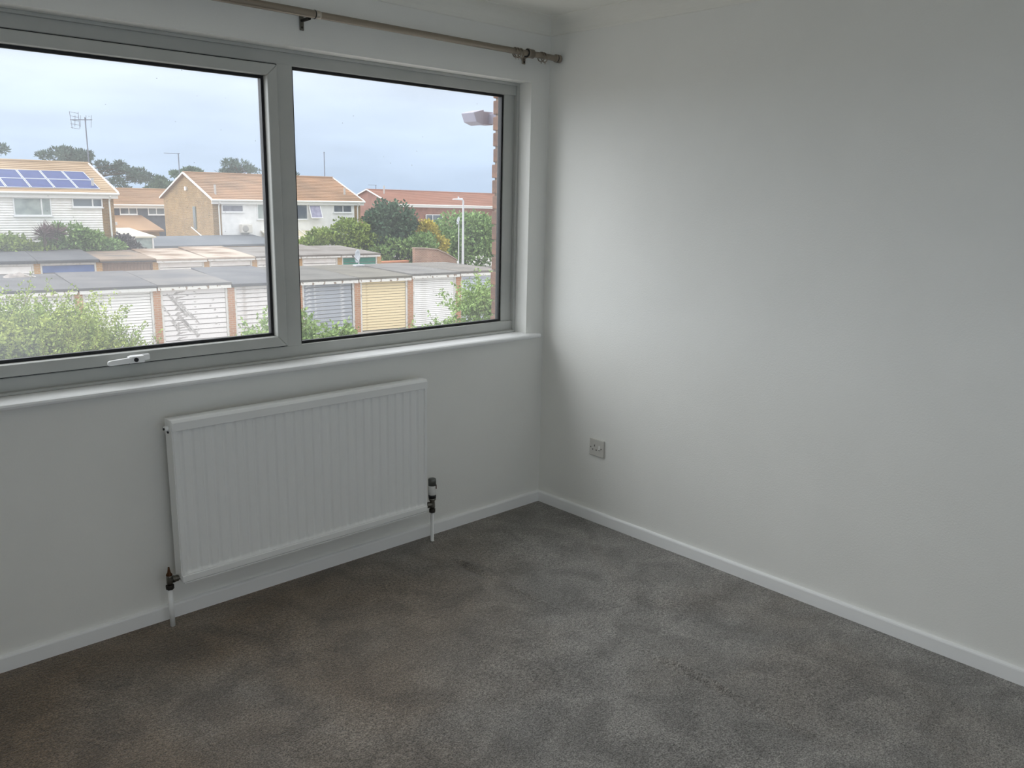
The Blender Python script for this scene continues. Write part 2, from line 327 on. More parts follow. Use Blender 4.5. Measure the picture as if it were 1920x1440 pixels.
# lever hangs off the backplate's left end; kept inside the handle mesh as separate pieces would be deeper levels
lv = MB().box(-1.998, -1.945, .032, .0565, hz-.013, hz+.011)
lv.prism([(-1.998, hz-.012), (-1.985, hz+.009), (-2.06, hz+.004), (-2.068, hz+.001), (-2.068, hz-.012), (-2.06, hz-.0135)], .030, .043, 'y')
wp(lv, 'handle_lever', GLOSS, sash, bevel=.003)
wp(MB().tube((-1.975, .0325, hz-.001), (-1.975, .0285, hz-.001), .0075, n=18), 'lock_button', BLACK, sash)
# back window: plain frame and pane (behind the viewer, seen only as a reflection)
win2 = struct(empty('window_2', (-2.3, YB-.1, .9)))
m = MB(); f2 = ring(BX0, BX1, BZ0, BZ1, .05, YB-.14, YB-.08); f2.box(-2.36, -2.30, YB-.14, YB-.08, BZ0+.05, BZ1-.05)
wp(f2, 'frame', UPVC, win2)
for a, b in ((BX0+.05, -2.36), (-2.30, BX1-.05)): wp(MB().box(a, b, YB-.112, YB-.108, BZ0+.05, BZ1-.05), 'pane', glassmat('clear_glass', .03), win2)

# ---- outer brick leaf, real bricks beside the right jamb
BR = mat('weathered_brown_brick', (146, 108, 86), .9, (116, 90, 78), 18, bump=.004, bscale=60, island=0)
BR2 = mat('weathered_red_brick', (158, 114, 90), .9, (130, 100, 86), 14, bump=.004, bscale=60)
MORT = mat('grey_mortar', (152, 134, 116), .95, (132, 118, 104), 30, bump=.003)
leaf = struct(MB().box(-.078, .5, .195, .292, -.6, 2.3).box(-4.6, -3.9, .195, .292, -.6, 2.3).box(-4.6, .5, .195, .292, -.6, .80).build('wall_outside', MORT), 'outer brick wall beside the window')
CH = .0765; z0b = 1.26-9*CH
for r in range(20):
    zc_ = z0b+r*CH
    off = 0 if r % 2 == 0 else -.1125
    xk = -.088
    for k in range(3):
        ln = .215 if not (k == 0 and r % 2) else .1025
        if xk > .45: break
        b_ = MB().box(0, ln, 0, .104, 0, CH-.0115); jx = random.uniform(-.004, .004) if k == 0 else 0; jy = random.uniform(-.002, .002)
        o = b_.build('brick', BR if (r*7+k*3) % 5 < 3 else BR2, None, .004); o.parent = leaf; o.location = (xk+jx, .197+jy, zc_+.006); xk += ln+.011
# cill outside
struct(MB().prism([(.160, .905), (.34, .87), (.345, .84), (.160, .84)], -3.9, -.09, 'x').build('trim_5', mat('stone_cill', (150, 144, 134), .9, (120, 116, 108), 9)), 'outside window cill')
# lamp housing fixed to the outside brick, top right of the window
fl_ = empty('outdoor_lamp', (-.02, .44, 1.945))
FL = mat('lilac_grey_plastic', (168, 164, 182), .5)
m = MB(); m.hexa([(-.098, -.05, -.022), (-.050, -.05, -.036), (-.050, .05, -.036), (-.098, .05, -.022), (-.118, -.05, .022), (-.050, -.05, .040), (-.050, .05, .040), (-.118, .05, .022)])
m.build('housing', FL, fl_, .003); MB().box(-.052, .03, -.03, .03, -.03, .034).build('bracket', FL, fl_, .003); MB().box(.0, .04, -.145, .04, -.025, .025).build('mounting_arm', FL, fl_, .002)
tag(fl_, 'pale grey outdoor lamp housing on the brickwork outside the window', 'lamp')

# ---- radiator
RX0, RX1, RZ0, RZ1, RY = -1.921, -.813, .172, .772, -.105
RAD = mat('radiator_enamel', (242, 243, 242), .32, spec=.4)
rad = empty('radiator', ((RX0+RX1)/2, -.06, RZ0))
pr = .0395; n_r = 27; x_start = (RX0+RX1)/2-n_r*pr/2
gx = [RX0, RX0+.004, RX0+.011, RX0+.0135]+[x_start+pr*(k+t) for k in range(n_r) for t in (0, .06, .16, .26, .36, .46, .80, .93)]+[x_start+pr*n_r, RX1-.0135, RX1-.011, RX1-.004, RX1]
def groove(x):
    if x < x_start or x > x_start+pr*n_r: return 0
    t = ((x-x_start)/pr) % 1.0
    return max(0, math.cos((t-.21)/.22*math.pi/2))**.8 if abs(t-.21) < .22 else 0
gz = [RZ0, RZ0+.003, .190, .199, .2015, .205, .210, .217, .224, .35, .50, .65, .716, .722, .727, .731, .7340, .7365, .760, RZ1]
def ez(z):
    if z < .1995 or z > .736: return 0
    return min(1, (z-.1995)/.022, (.7362-z)/.014)
vs = []
for xx in gx:
    for zz in gz:
        g = groove(xx); ee = ez(zz); inx = RX0+.012 < xx < RX1-.012
        rec = (.006*min(1, ee*9) if zz > .5 else .006*min(1, ee*3.2)) if inx else 0
        yy = RY+rec+(.0058*g*math.sqrt(max(0, ee)) if inx else 0)
        if xx in (RX0, RX1) or zz in (RZ0, RZ1): yy = RY+.004
        vs.append((xx, yy, zz))
nz_ = len(gz)
pm = MB().add(vs, [(i*nz_+j, (i+1)*nz_+j, (i+1)*nz_+j+1, i*nz_+j+1) for i in range(len(gx)-1) for j in range(nz_-1)], False)
pm.box(RX0+.001, RX1-.001, RY+.0125, RY+.022, RZ0+.001, RZ1-.001)
def rp(mb, name, m, bevel=0, parent=rad, **k): o = mb.build(name, m, None, bevel, **k); o.parent = parent; o.matrix_parent_inverse = parent_inv(parent); return o
rp(pm, 'front_panel', RAD)
rp(MB().prism([(RY+.004, RZ1-.0355), (RY-.003, RZ1-.0345), (RY-.003, RZ1-.006), (RY+.004, RZ1+.004), (RY+.052, RZ1+.004), (RY+.058, RZ1-.002), (RY+.058, RZ1-.035), (RY+.055, RZ1-.035), (RY+.055, RZ1-.003)], RX0, RX1, 'x'), 'top_cover', RAD)
for xx in (RX0-.0015, RX1-.001): rp(MB().box(xx, xx+.0025, RY+.003, RY+.0585, RZ0+.01, RZ1+.0035), 'side_cover', RAD, .001)
rp(MB().prism([(RY+.004, RZ0-.002), (RY-.0025, RZ0), (RY-.0025, RZ0+.022), (RY+.006, RZ0+.029)], RX0+.001, RX1-.001, 'x'), 'bottom_lip', RAD, .001); rp(MB().prism([(RY+.012, RZ0-.007), (RY-.001, RZ0-.007), (RY-.001, RZ0-.003), (RY+.012, RZ0-.001)], RX0+.006, RX1-.003, 'x'), 'lower_seam', RAD)
fin = MB()
for k in range(52):
    xx = RX0+.05+k*.0195; fin.box(xx, xx+.001, RY+.022, RY+.05, RZ0+.05, RZ1-.04)
rp(fin, 'convector_fins', RAD)
for xx in (RX0+.15, RX1-.17): rp(MB().box(xx, xx+.03, RY+.05, -.0005, RZ0+.02, RZ1-.06), 'wall_bracket', RAD, .002)
bl = MB().tube((RX0-.014, -.072, .742), (RX0+.004, -.072, .742), .0095, n=14); rp(bl, 'bleed_boss', RAD, .001)
rp(MB().tube((RX0-.018, -.072, .742), (RX0-.0135, -.072, .742), .0045, n=8), 'bleed_screw', BLACK)
rp(MB().tube((RX0-.006, -.078, .732), (RX0-.006, -.084, .730), .003, n=8), 'bleed_nozzle', BLACK)
tag(rad, 'white ribbed panel radiator fixed below the window', 'radiator')
# thermostatic valve, right
PX, PY = -.762, -.074
tv = empty('thermostatic_valve', (PX, PY, 0))
def lz(name, prof, m, par=tv, n=28): return MB().lathe((0, 0, 0), (0, 0, 1), prof, n).build(name, m, par)
lz('pipe', [(.003, .0098), (.003, .0078), (.15, .0078)], GLOSS, n=16)
lz('compression_nut', [(.142, .0145), (.144, .0155), (.158, .0155), (.16, .0125)], DARKMETAL, n=6)
vb = lz('valve_body', [(.16, .0115), (.172, .0135), (.186, .0125), (.196, .0115), (.203, .016), (.212, .0165)], CHROME)
MB().tube((0, 0, .182), (-.053, 0, .182), .0105, n=16).tube((-.018, 0, .182), (-.034, 0, .182), .0145, n=6).build('union', CHROME, tv)
lz('locking_ring', [(.212, .0172), (.226, .0178), (.227, .0165)], BLACK)
hdv = lz('valve_head', [(.227, .0165), (.229, .0178), (.272, .0178)], mat('white_valve_plastic', (214, 214, 212), .4))
lz('valve_cap', [(.272, .018), (.299, .018), (.303, .0165), (.304, .012)], mat('grey_chrome_cap', (122, 124, 122), .35, metal=.7))
MB().box(.0085, .0125, -.0168, -.0145, .256, .276).build('setting_mark', mat('dark_red_mark', (70, 26, 24), .5), tv)
tag(tv, 'white and chrome thermostatic valve on pipe right of the radiator', 'valve')
# lockshield valve, left
QX = -1.956
lv_ = empty('lockshield_valve', (QX, PY, 0))
def lq(name, prof, m, n=24): return MB().lathe((0, 0, 0), (0, 0, 1), prof, n).build(name, m, lv_)
lq('pipe', [(.002, .0088), (.15, .0088)], GLOSS, 16)
lq('compression_nut', [(.147, .0135), (.149, .0145), (.163, .0145), (.165, .0115)], DARKMETAL, 6)
lq('valve_body', [(.165, .0105), (.172, .0112), (.196, .0108), (.2, .0105)], CHROME)
lq('spindle', [(.2, .0105), (.203, .0112), (.212, .006), (.222, .0042), (.232, .0028)], mat('aged_brass', (86, 56, 34), .5, metal=.7))
MB().tube((0, 0, .182), (.04, 0, .182), .0085, n=14).tube((.010, 0, .182), (.017, 0, .182), .014, n=6).tube((.018, 0, .182), (.03, 0, .182), .0125, n=6).build('union', CHROME, lv_)
tag(lv_, 'small chrome and brass lockshield valve on pipe left of the radiator', 'valve')

# ---- curtain pole
CY, CZ = -.07, 2.187
pole = empty('curtain_pole', (-2, CY, CZ))
def cp(mb, name, m=ROD, bevel=0, parent=pole): o = mb.build(name, m, None, bevel); o.parent = parent; o.matrix_parent_inverse = parent_inv(parent); return o
cp(MB().tube((-3.9, CY, CZ), (-1.294, CY, CZ), .0144, n=28), 'sleeve_tube')
cp(MB().tube((-1.32, CY, CZ), (-.030, CY, CZ), .0130, n=28), 'inner_tube')
cp(MB().torus((-1.293, CY, CZ), (1, 0, 0), .0138, .0022), 'joint_seal', BLACK)
cp(MB().lathe((-1.291, CY, CZ), (1, 0, 0), [(0, .0146), (.018, .0146), (.021, .0134)]), 'joint_collar', mat('pale_nickel', (186, 178, 166), .35, metal=.7))
cp(MB().lathe((-.040, CY, CZ), (1, 0, 0), [(0, .0132), (.002, .0172), (.008, .0178), (.010, .0150), (.014, .0150), (.016, .0180), (.030, .0180), (.033, .015), (.034, .008)]), 'end_cap'); cp(MB().torus((-.028, CY, CZ), (1, 0, 0), .0152, .0022), 'end_cap_groove', BLACK)
def bracket(x):
    cp(MB().lathe((x-.020, CY, CZ), (1, 0, 0), [(0, .0165), (.001, .0205), (.012, .0205), (.013, .0195), (.036, .0195), (.040, .0150)]), 'bracket_cup'); cp(MB().lathe((x-.0215, CY, CZ), (1, 0, 0), [(0, .0135), (.0004, .0188), (.002, .0188)]), 'cup_mouth', BLACK)
    cp(MB().tube((x+.008, CY+.01, CZ-.006), (x+.024, -.006, CZ-.006), .0075, n=14), 'bracket_arm'); x += .024
    cp(MB().box(x-.0095, x+.0095, -.006, -.0005, CZ-.036, CZ+.018), 'wall_plate', bevel=.003)
    cp(MB().tube((x, -.007, CZ-.027), (x, -.005, CZ-.027), .004, n=10), 'screw', DARKMETAL)
bracket(-.200)
# centre support under the joint
cp(MB().box(-1.317, -1.300, -.006, -.0005, 2.138, 2.196), 'support_plate', CHROME, .002)
cp(MB().tube((-1.309, -.006, 2.172), (-1.309, CY+.008, 2.172), .006, n=12), 'support_arm', DARKMETAL)
cp(MB().tube((-1.309, -.0075, 2.148), (-1.309, -.005, 2.148), .004, n=10), 'screw', DARKMETAL)
tag(pole, 'brushed nickel telescopic curtain pole above the window', 'curtain pole')
rings = [(-.292, 'first small nickel curtain ring left of the pole bracket'), (-.277, 'small nickel curtain ring between first ring and pole bracket'), (-.258, 'small nickel curtain ring touching the pole bracket'),
         (-.130, 'small nickel curtain ring right of the pole bracket'), (-.110, 'small nickel curtain ring nearest the pole end cap')]
for i, (x, lb) in enumerate(rings):
    r_ = empty('curtain_ring', (x, CY, CZ-.0055)); r_.rotation_euler = (0, random.uniform(-.25, .25), random.uniform(-.15, .15))
    MB().torus((0, 0, 0), (1, 0, 0), .0200, .0026).build('hoop', ROD, r_); MB().torus((0, 0, -.0245), (0, 1, 0), .0035, .001, 12, 6).build('eyelet', ROD, r_)
    tag(r_, lb, 'curtain ring', 'curtain rings on the pole')

# ---- socket on right wall
so_ = empty('wall_socket', (0, -.3955, .378))
PL = mat('white_socket_plastic', (206, 204, 198), .4)
MB().box(-.009, 0, -.0455, .0455, -.0425, .0425).build('faceplate', PL, so_, .003)
DK = mat('socket_hole', (14, 13, 12), .7)
for y0, y1, z0, z1 in ((.0105, .0145, .0045, .0145), (.020, .0265, -.013, -.0085), (-.0025, .004, -.0135, -.009)):
    MB().box(-.0094, -.0086, y0, y1, z0, z1).build('pin_hole', DK, so_)
sw_ = MB().hexa([(-.0085, -.0235, -.008), (-.0085, -.0135, -.008), (-.0125, -.0135, -.007), (-.0125, -.0235, -.007), (-.0085, -.0235, .013), (-.0085, -.0135, .013), (-.0098, -.0135, .0125), (-.0098, -.0235, .0125)]).build('switch', mat('switch_white', (228, 228, 224), .3), so_)
MB().box(-.0094, -.0086, -.0245, -.0125, -.0105, -.0082).build('switch_gap', DK, so_)
for yy in (.036, -.030): MB().tube((-.0094, yy, -.001), (-.0086, yy, -.001), .0028, n=10).build('screw', DARKMETAL, so_)
tag(so_, 'white single switched wall socket above the right baseboard', 'socket')

# ---- pendant added for fill light, unseen, above and ahead of the viewer
pd = empty('fill_pendant', (-2.25, -2.0, ZC))
MB().lathe((0, 0, 0), (0, 0, -1), [(0, .05), (.012, .05), (.03, .03)]).build('ceiling_rose', GLOSS, pd)
MB().tube((0, 0, -.03), (0, 0, -.12), .004, n=8).build('flex', GLOSS, pd)
em = bpy.data.materials.new('lit_opal_shade'); em.use_nodes = True; eb = em.node_tree.nodes['Principled BSDF']; eb.inputs['Base Color'].default_value = (.9, .85, .76, 1)
eb.inputs['Emission Color'].default_value = (1, .91, .79, 1); eb.inputs['Emission Strength'].default_value = FILL_LAMP
MB().lathe((0, 0, -.11), (0, 0, -1), [(0, .03), (.005, .09), (.03, .16), (.07, .19), (.11, .175), (.14, .12), (.15, .04)], 28).build('opal_shade', em, pd)
tag(pd, 'added fill lamp, an unseen round opal pendant under the ceiling', 'lamp')

# ================================================================== OUTSIDE
ZG = -3.65
GR = mat('pale_bounce_ground', (182, 178, 172), .95, (164, 161, 156), .6, bump=.01, bscale=20)  # ground colour made pale to bounce light onto the house fronts
gm = MB().add([(-90, 1.2, ZG), (170, 1.2, ZG), (170, 190, ZG), (-90, 190, ZG)], [(0, 1, 2, 3)]); struct(gm.build('ground', GR), 'yard between the garages, paled to bounce light')
struct(box('wall_own_house', (-12, 9, .292, .3, ZG, -.6), brickmat('own_brick', (150, 104, 82), (132, 92, 76), (170, 160, 146))))
WHITE = mat('white_painted_metal', (250, 247, 244), .6, (238, 234, 230), 2.5)
WHITE2 = mat('white_weathered_metal', (234, 228, 225), .6, (206, 196, 190), 3.5, .5, .7)
FRAMEW = mat('white_painted_timber', (226, 224, 220), .7, (190, 182, 172), 9, .55, .7)
PEEL = mat('peeling_fascia_paint', (232, 228, 222), .8, (150, 132, 116), 7, .56, .62, detail=6)
PILR = brickmat('orange_brick_pillar', (190, 138, 104), (176, 124, 92), (192, 172, 150))
PILT = brickmat('tan_brick_pillar', (190, 148, 96), (176, 132, 84), (190, 170, 140))
GWALL = brickmat('garage_brick', (176, 128, 98), (160, 112, 86), (180, 165, 145))
def felt(n, a, b, sc=.8):
    k = .78 if n not in ('gravel', 'brown', 'pale') else .92; a = tuple(v*k for v in a); b = tuple(v*k for v in b)
    return mat('roof_felt_'+n, a, .95, b, sc, .4, .62, bump=.004, bscale=30, detail=7)
ROW = math.radians(-8)
GAP = mat('shaded_door_backing', (150, 146, 142), .8)
def garage(name, label, u0, u1, c0, depth, zhead, zf, zb, roofmat, doormat, nslat, pil, group, fasc=PEEL, fz=.11, skew=0, vertical=False, slats=True, right_pillar=False, over=.16, framem=FRAMEW, back=None):
    """u0,u1: centres of the brick pillars on both sides; zf, zb: roof top at front and back"""
    o = empty(name, (u0*math.cos(ROW)-c0*math.sin(ROW), u0*math.sin(ROW)+c0*math.cos(ROW), ZG), ROW)
    w = u1-u0; H = zhead-ZG; tf, tb = zf-ZG, zb-ZG
    MB().box(-.12, .12, 0, .24, 0, tf-.14).build('brick_pillar', pil, o)
    if right_pillar: MB().box(w-.12, w+.12, 0, .24, 0, tf-.14).build('brick_pillar', pil, o)
    MB().box(-.06, .05, .24, depth, 0, tf-.14).box(w-.05, w+.06, .24, depth, 0, tf-.14).box(-.05, w+.05, depth-.1, depth, 0, tf-.14).build('walls', GWALL, o)
    r = MB(); g = .012
    r.hexa([(g, -over, tf-.09), (w-g, -over, tf-.09), (w-g, depth+.1, tb-.09), (g, depth+.1, tb-.09), (g, -over, tf), (w-g, -over, tf), (w-g, depth+.1, tb), (g, depth+.1, tb)])
    r.build('felt_roof', roofmat, o, .015)
    MB().box(g*2, w-g*2, -over+.02, -over+.06, tf-.09-fz, tf-.085).build('fascia', fasc, o)
    # frame around door
    MB().box(.12, w-.12, .03, .11, H-.02, tf-.1).box(.12, .19, .03, .11, 0, H-.02).box(w-.19, w-.12, .03, .11, 0, H-.02).build('door_frame', framem, o)
    d = MB().box(.19, w-.19, .10, .12, .02, H-.02).build('door', GAP, o)
    dz = H-.05
    if skew: d.rotation_euler = (0, skew, 0)
    if slats:
        sh = dz/nslat
        if not vertical:
            sm = MB().hexa([(.2, .06, .006+sh*.05), (w-.2, .06, .006+sh*.05), (w-.2, .1, .006+sh*.05), (.2, .1, .006+sh*.05), (.2, .08, sh*.93), (w-.2, .08, sh*.93), (w-.2, .1, sh*.93), (.2, .1, sh*.93)]).build('slat', doormat, d)
            sm.location = (0, 0, .03)
            for k in range(1, nslat): c = sm.copy(); COL.objects.link(c); c.parent = d; c.location = (0, 0, .03+sh*k)
        else:
            pw = (w-.4)/nslat
            sm = MB().box(.004, pw-.004, .075, .1, .03, H-.03).build('plank', doormat, d); sm.location = (.2, 0, 0)
            for k in range(1, nslat): c = sm.copy(); COL.objects.link(c); c.parent = d; c.location = (.2+pw*k, 0, 0)
    tag(o, label, 'garage', group); return o
SCR = mat('white_scratched_metal', (238, 232, 230), .6, (172, 164, 160), 2.2, .62, .66, detail=7, stretch=(1.2, 1, 3.2))
SCRAPE = mat('grey_scrape', (182, 175, 172), .8, (212, 207, 204), 9, .5, .6)
GREYP = mat('grey_peeling_metal', (168, 171, 178), .7, (206, 206, 206), 5.0, .56, .68, detail=8, stretch=(1, 1, 2))
CREAM = mat('cream_painted_metal', (238, 218, 176), .6, (214, 192, 150), 4, .6, .7, detail=6)
NP = [-.85, 1.53, 3.89, 6.36, 8.85, 11.18, 13.48, 15.74, 18.1, 20.4]
gn = 'front row of lock-up garages'
C0 = 26.4
garage('garage', 'front row garage hidden behind the leafy shrub at the left', NP[0], NP[1], C0, 5.1, -1.66, -1.50, -1.47, felt('a', (124, 122, 124), (108, 106, 108)), WHITE, 20, PILR, gn)
garage('garage', 'front row white ribbed garage beside the leafy shrub', NP[1], NP[2], C0, 5.1, -1.68, -1.50, -1.44, felt('b', (118, 116, 120), (134, 130, 130)), WHITE, 20, PILR, gn, fasc=FRAMEW)
garage('garage', 'front row white garage with diagonal scrape marks on its door', NP[2], NP[3], C0, 5.1, -1.68, -1.49, -1.45, felt('c', (150, 144, 140), (118, 116, 120), .5), SCR, 11, PILR, gn)
g2 = bpy.data.objects['garage.002']
for x_, z_, L_, w_, an in ((.62, 1.45, .95, .05, -52), (.72, 1.38, .85, .09, -55), (.95, 1.22, .7, .06, -57), (.45, 1.0, .9, .04, -58), (.85, .82, .75, .1, -56), (1.05, .62, .8, .09, -50), (.55, .7, .5, .05, -60), (1.2, .95, .5, .03, -55)):
    mm = Matrix.Translation((x_, .052, z_)) @ Matrix.Rotation(math.radians(-an), 4, 'Y'); MB().box(-L_/2, L_/2, 0, .006, -w_/2, w_/2, mm).build('scrape_mark', SCRAPE, g2)
for x_, z_ in ((1.0, 1.75), (1.85, 1.55), (1.9, 1.2), (1.95, .95), (1.92, .72), (1.3, .55), (1.75, 1.35)):
    mm = Matrix.Translation((x_, .052, z_)) @ Matrix.Rotation(x_*3, 4, 'Y'); MB().box(-.035, .035, 0, .006, -.028, .028, mm).build('chipped_spot', SCRAPE, g2)
garage('garage', 'front row white garage with plain dark roof edge beside the window mullion', NP[3], NP[4], C0, 5.1, -1.62, -1.56, -1.40, felt('d', (112, 112, 118), (128, 127, 130)), WHITE2, 13, PILR, gn, fasc=felt('d', (112, 112, 118), (128, 127, 130)), fz=.02)
garage('garage', 'front row garage with a grey peeling crooked door', NP[4], NP[5], C0, 5.1, -1.70, -1.52, -1.46, felt('e', (140, 136, 130), (122, 119, 114)), GREYP, 13, PILR, gn, skew=math.radians(-1.2))
garage('garage', 'front row garage with a cream ribbed door', NP[5], NP[6], C0, 5.1, -1.68, -1.51, -1.47, felt('f', (146, 140, 128), (128, 122, 112)), CREAM, 18, PILR, gn)
garage('garage', 'front row garage with finely ribbed bright white door right of the cream door', NP[6], NP[7], C0, 5.1, -1.66, -1.45, -1.47, felt('g', (152, 148, 144), (128, 124, 122)), WHITE, 24, PILR, gn)
garage('garage', 'rightmost front row garage half hidden by a green shrub', NP[7], NP[8], C0, 5.1, -1.66, -1.43, -1.48, felt('h', (156, 148, 140), (134, 128, 122)), mat('bluish_white_metal', (214, 218, 228), .6, (200, 204, 214), 3), 20, PILR, gn, right_pillar=True)
FP = [-3.2, -.8, 1.58, 3.99, 6.33, 8.62, 10.9, 13.2, 15.35, 17.6]
gf = 'back row of lock-up garages'
C1 = 37.5
BLUE = mat('blue_painted_metal', (96, 118, 170), .5, (86, 106, 156), 3)
GREEN = mat('green_painted_metal', (58, 138, 120), .5, (48, 122, 104), 3)
BROWN = mat('brown_weathered_planks', (150, 126, 112), .85, (126, 104, 94), 9, stretch=(3, 1, .4))
DKF = felt('dark', (104, 104, 110), (118, 118, 122)); GRAV = felt('gravel', (196, 178, 162), (138, 112, 90), .7); BRN = felt('brown', (150, 130, 112), (116, 104, 96), .7); GBR = felt('greybrown', (164, 156, 150), (136, 126, 118), .6)
bg_ = [('back row white garage at the far left under a dark roof', WHITE, DKF, PILT, -1.40, -1.22, 6, DKF), ('back row garage with a blue door', BLUE, DKF, PILT, -1.40, -1.24, 6, DKF),
       ('back row garage with a brown weathered plank door', BROWN, BRN, PILT, -1.42, -1.36, 14, DKF), ('back row white garage with mossy gravel roof beside the brown plank door', WHITE, GRAV, PILT, -1.46, -1.31, 8, FRAMEW),
       ('back row white garage in the middle under a mossy gravel roof', WHITE, GRAV, PILT, -1.44, -1.24, 8, FRAMEW), ('back row white garage hidden by the window mullion', WHITE, GBR, PILT, -1.43, -1.3, 8, FRAMEW),
       ('back row white garage left of the green door', WHITE, GBR, PILT, -1.42, -1.22, 8, FRAMEW), ('back row end garage with a green door', GREEN, GBR, PILT, -1.42, -1.30, 8, FRAMEW)]
for i, (lb, dm, rm, pm_, zf, zb, ns, fa) in enumerate(bg_):
    garage('garage', lb, FP[i+1], FP[i+2], C1, 5.1, -1.62, zf, zb, rm, dm, ns, pm_, gf, fasc=fa, fz=.05 if fa is DKF else .08, vertical=(dm is BROWN), right_pillar=(i == 7), over=.2, framem=BROWN if dm is BROWN else FRAMEW)

# ---- houses
ROOFT = lambda n, a, b: mat('roof_tile_'+n, a, .85, b, .45, .35, .65, detail=6)
BRT = brickmat('tan_house_brick', (158, 124, 80), (138, 106, 66), (168, 150, 118)); BRR = brickmat('red_house_brick', (150, 98, 84), (136, 88, 76), (160, 140, 128))
WWALL = mat('white_painted_brick', (252, 251, 250), .8, (244, 243, 242), 3); WBOARD = mat('white_weatherboard', (252, 250, 247), .7, (244, 241, 236), 3)
DCLAD = mat('dark_cladding', (88, 90, 102), .8, (76, 78, 90), 4)
WFR = mat('house_window_frame', (240, 240, 240), .5); PANE = mat('dark_house_pane', (88, 96, 108), .12, (120, 128, 134), 1.2); PANEC = mat('curtained_pane', (176, 184, 180), .3, (150, 160, 158), 2)
PIPE = mat('white_plastic_pipe', (238, 236, 232), .5)
def roof_slopes(x0, x1, y0, ym, y1, ze, zr, n=16, over=.25):
    """stepped courses of tile on both slopes, real relief"""
    m = MB(); sl = (zr-ze)/(ym-y0)
    for (ya, yb) in ((y0-over, ym), (y1+over, ym)):
        za = ze-over*sl; vs = []
        for k in range(n):
            for t, dz in ((k/n, .045), ((k+1)/n, .012)):
                y = ya+(yb-ya)*t; z = za+(zr-za)*t+dz
                vs += [(x0-.18, y, z), (x1+.18, y, z)]
        vs += [(x0-.18, ya, za-.04), (x1+.18, ya, za-.04), (x0-.18, yb, zr-.08), (x1+.18, yb, zr-.08)]
        m.add(vs, [(2*i, 2*i+1, 2*i+3, 2*i+2) for i in range(2*n-1)]+[(4*n, 4*n+1, 1, 0), (4*n, 4*n+1, 4*n+3, 4*n+2)])
    m.tube((x0-.18, ym, zr+.02), (x1+.18, ym, zr+.02), .09, n=8)
    return m
def window(par, x0, x1, z0, z1, y, splits=(), pane=PANE, fr=WFR, t=.055, axis='x'):
    w = ring(x0, x1, z0, z1, t, y-.05, y+.03); xs_ = [x0]+list(splits)+[x1]
    for s in splits: w.box(s-t*.55, s+t*.55, y-.05, y+.03, z0+t, z1-t)
    w.box(x0-.04, x1+.04, y-.09, y-.0, z0-.05, z0)
    o = rpx(w, 'window', fr, par)
    for a, b in zip(xs_[:-1], xs_[1:]):
        rpx(MB().box(a+t*.5, b-t*.5, y-.01, y+.02, z0+t*.6, z1-t*.6), 'pane', pane, o)
    return o
def rpx(mb, name, m, parent, bevel=0): o = mb.build(name, m, None, bevel); o.parent = parent; o.matrix_parent_inverse = parent_inv(parent); return o
def barge(x0, ya, za, yb, zb, w=.11): return MB().hexa([(x0-.05, ya, za-w), (x0+.03, ya, za-w), (x0+.03, yb, zb-w), (x0-.05, yb, zb-w), (x0-.05, ya, za), (x0+.03, ya, za), (x0+.03, yb, zb), (x0-.05, yb, zb)])
def house(name, label, x0, x1, y0, y1, ze, zr, front, gable, roofm, quoin=.55, zg=ZG, courses=0, tilt=0, nroof=16):
    o = empty(name, ((x0+x1)/2, y0, zg)); ym = (y0+y1)/2
    b = MB().prism([(y0+.02, zg), (y1, zg), (y1, ze-.02), (ym, zr-.06), (y0+.02, ze-.02)], x0, x1, 'x'); rpx(b, 'brick_walls', gable, o)
    if front is not gable:
        f_ = MB()
        if courses:
            h = (ze-.25-zg)/courses
            for k in range(courses):
                z = zg+k*h; f_.hexa([(x0+quoin, y0-.085, z), (x1-quoin, y0-.085, z), (x1-quoin, y0+.03, z), (x0+quoin, y0+.03, z), (x0+quoin, y0-.025, z+h), (x1-quoin, y0-.025, z+h), (x1-quoin, y0+.03, z+h), (x0+quoin, y0+.03, z+h)])
            stuff(rpx(f_, 'weatherboards', front, o))
        else:
            f_.box(x0+quoin, x1-quoin, y0-.03, y0+.03, zg, ze-.2); rpx(f_, 'white_front_wall', front, o)
    stuff(rpx(roof_slopes(x0, x1, y0, ym, y1, ze, zr, nroof), 'roof_tiles', roofm, o))
    sl = (zr-ze)/(ym-y0)
    rpx(MB().box(x0-.15, x1+.15, y0-.26, y0-.2, ze-.36, ze-.1).box(x0-.05, x1+.05, y0-.22, y0+.03, ze-.36, ze-.33), 'fascia', PIPE, o)
    rpx(MB().tube((x0-.2, y0-.33, ze-.13), (x1+.2, y0-.33, ze-.13), .06, n=8), 'gutter', PIPE, o)
    for xx in (x0-.15, x1+.17):
        rpx(barge(xx, y0-.28, ze-.25*sl+.08, ym, zr+.08), 'barge_board', PIPE, o); rpx(barge(xx, y1+.28, ze-.25*sl+.08, ym, zr+.08), 'barge_board', PIPE, o)
    tag(o, label, 'house'); return o
def downpipe(par, x, y, z0, z1): rpx(MB().tube((x, y, z0), (x, y, z1-.3), .045, n=8).tube((x, y, z1-.3), (x, y-.22, z1-.06), .045, n=8), 'downpipe', PIPE, par)
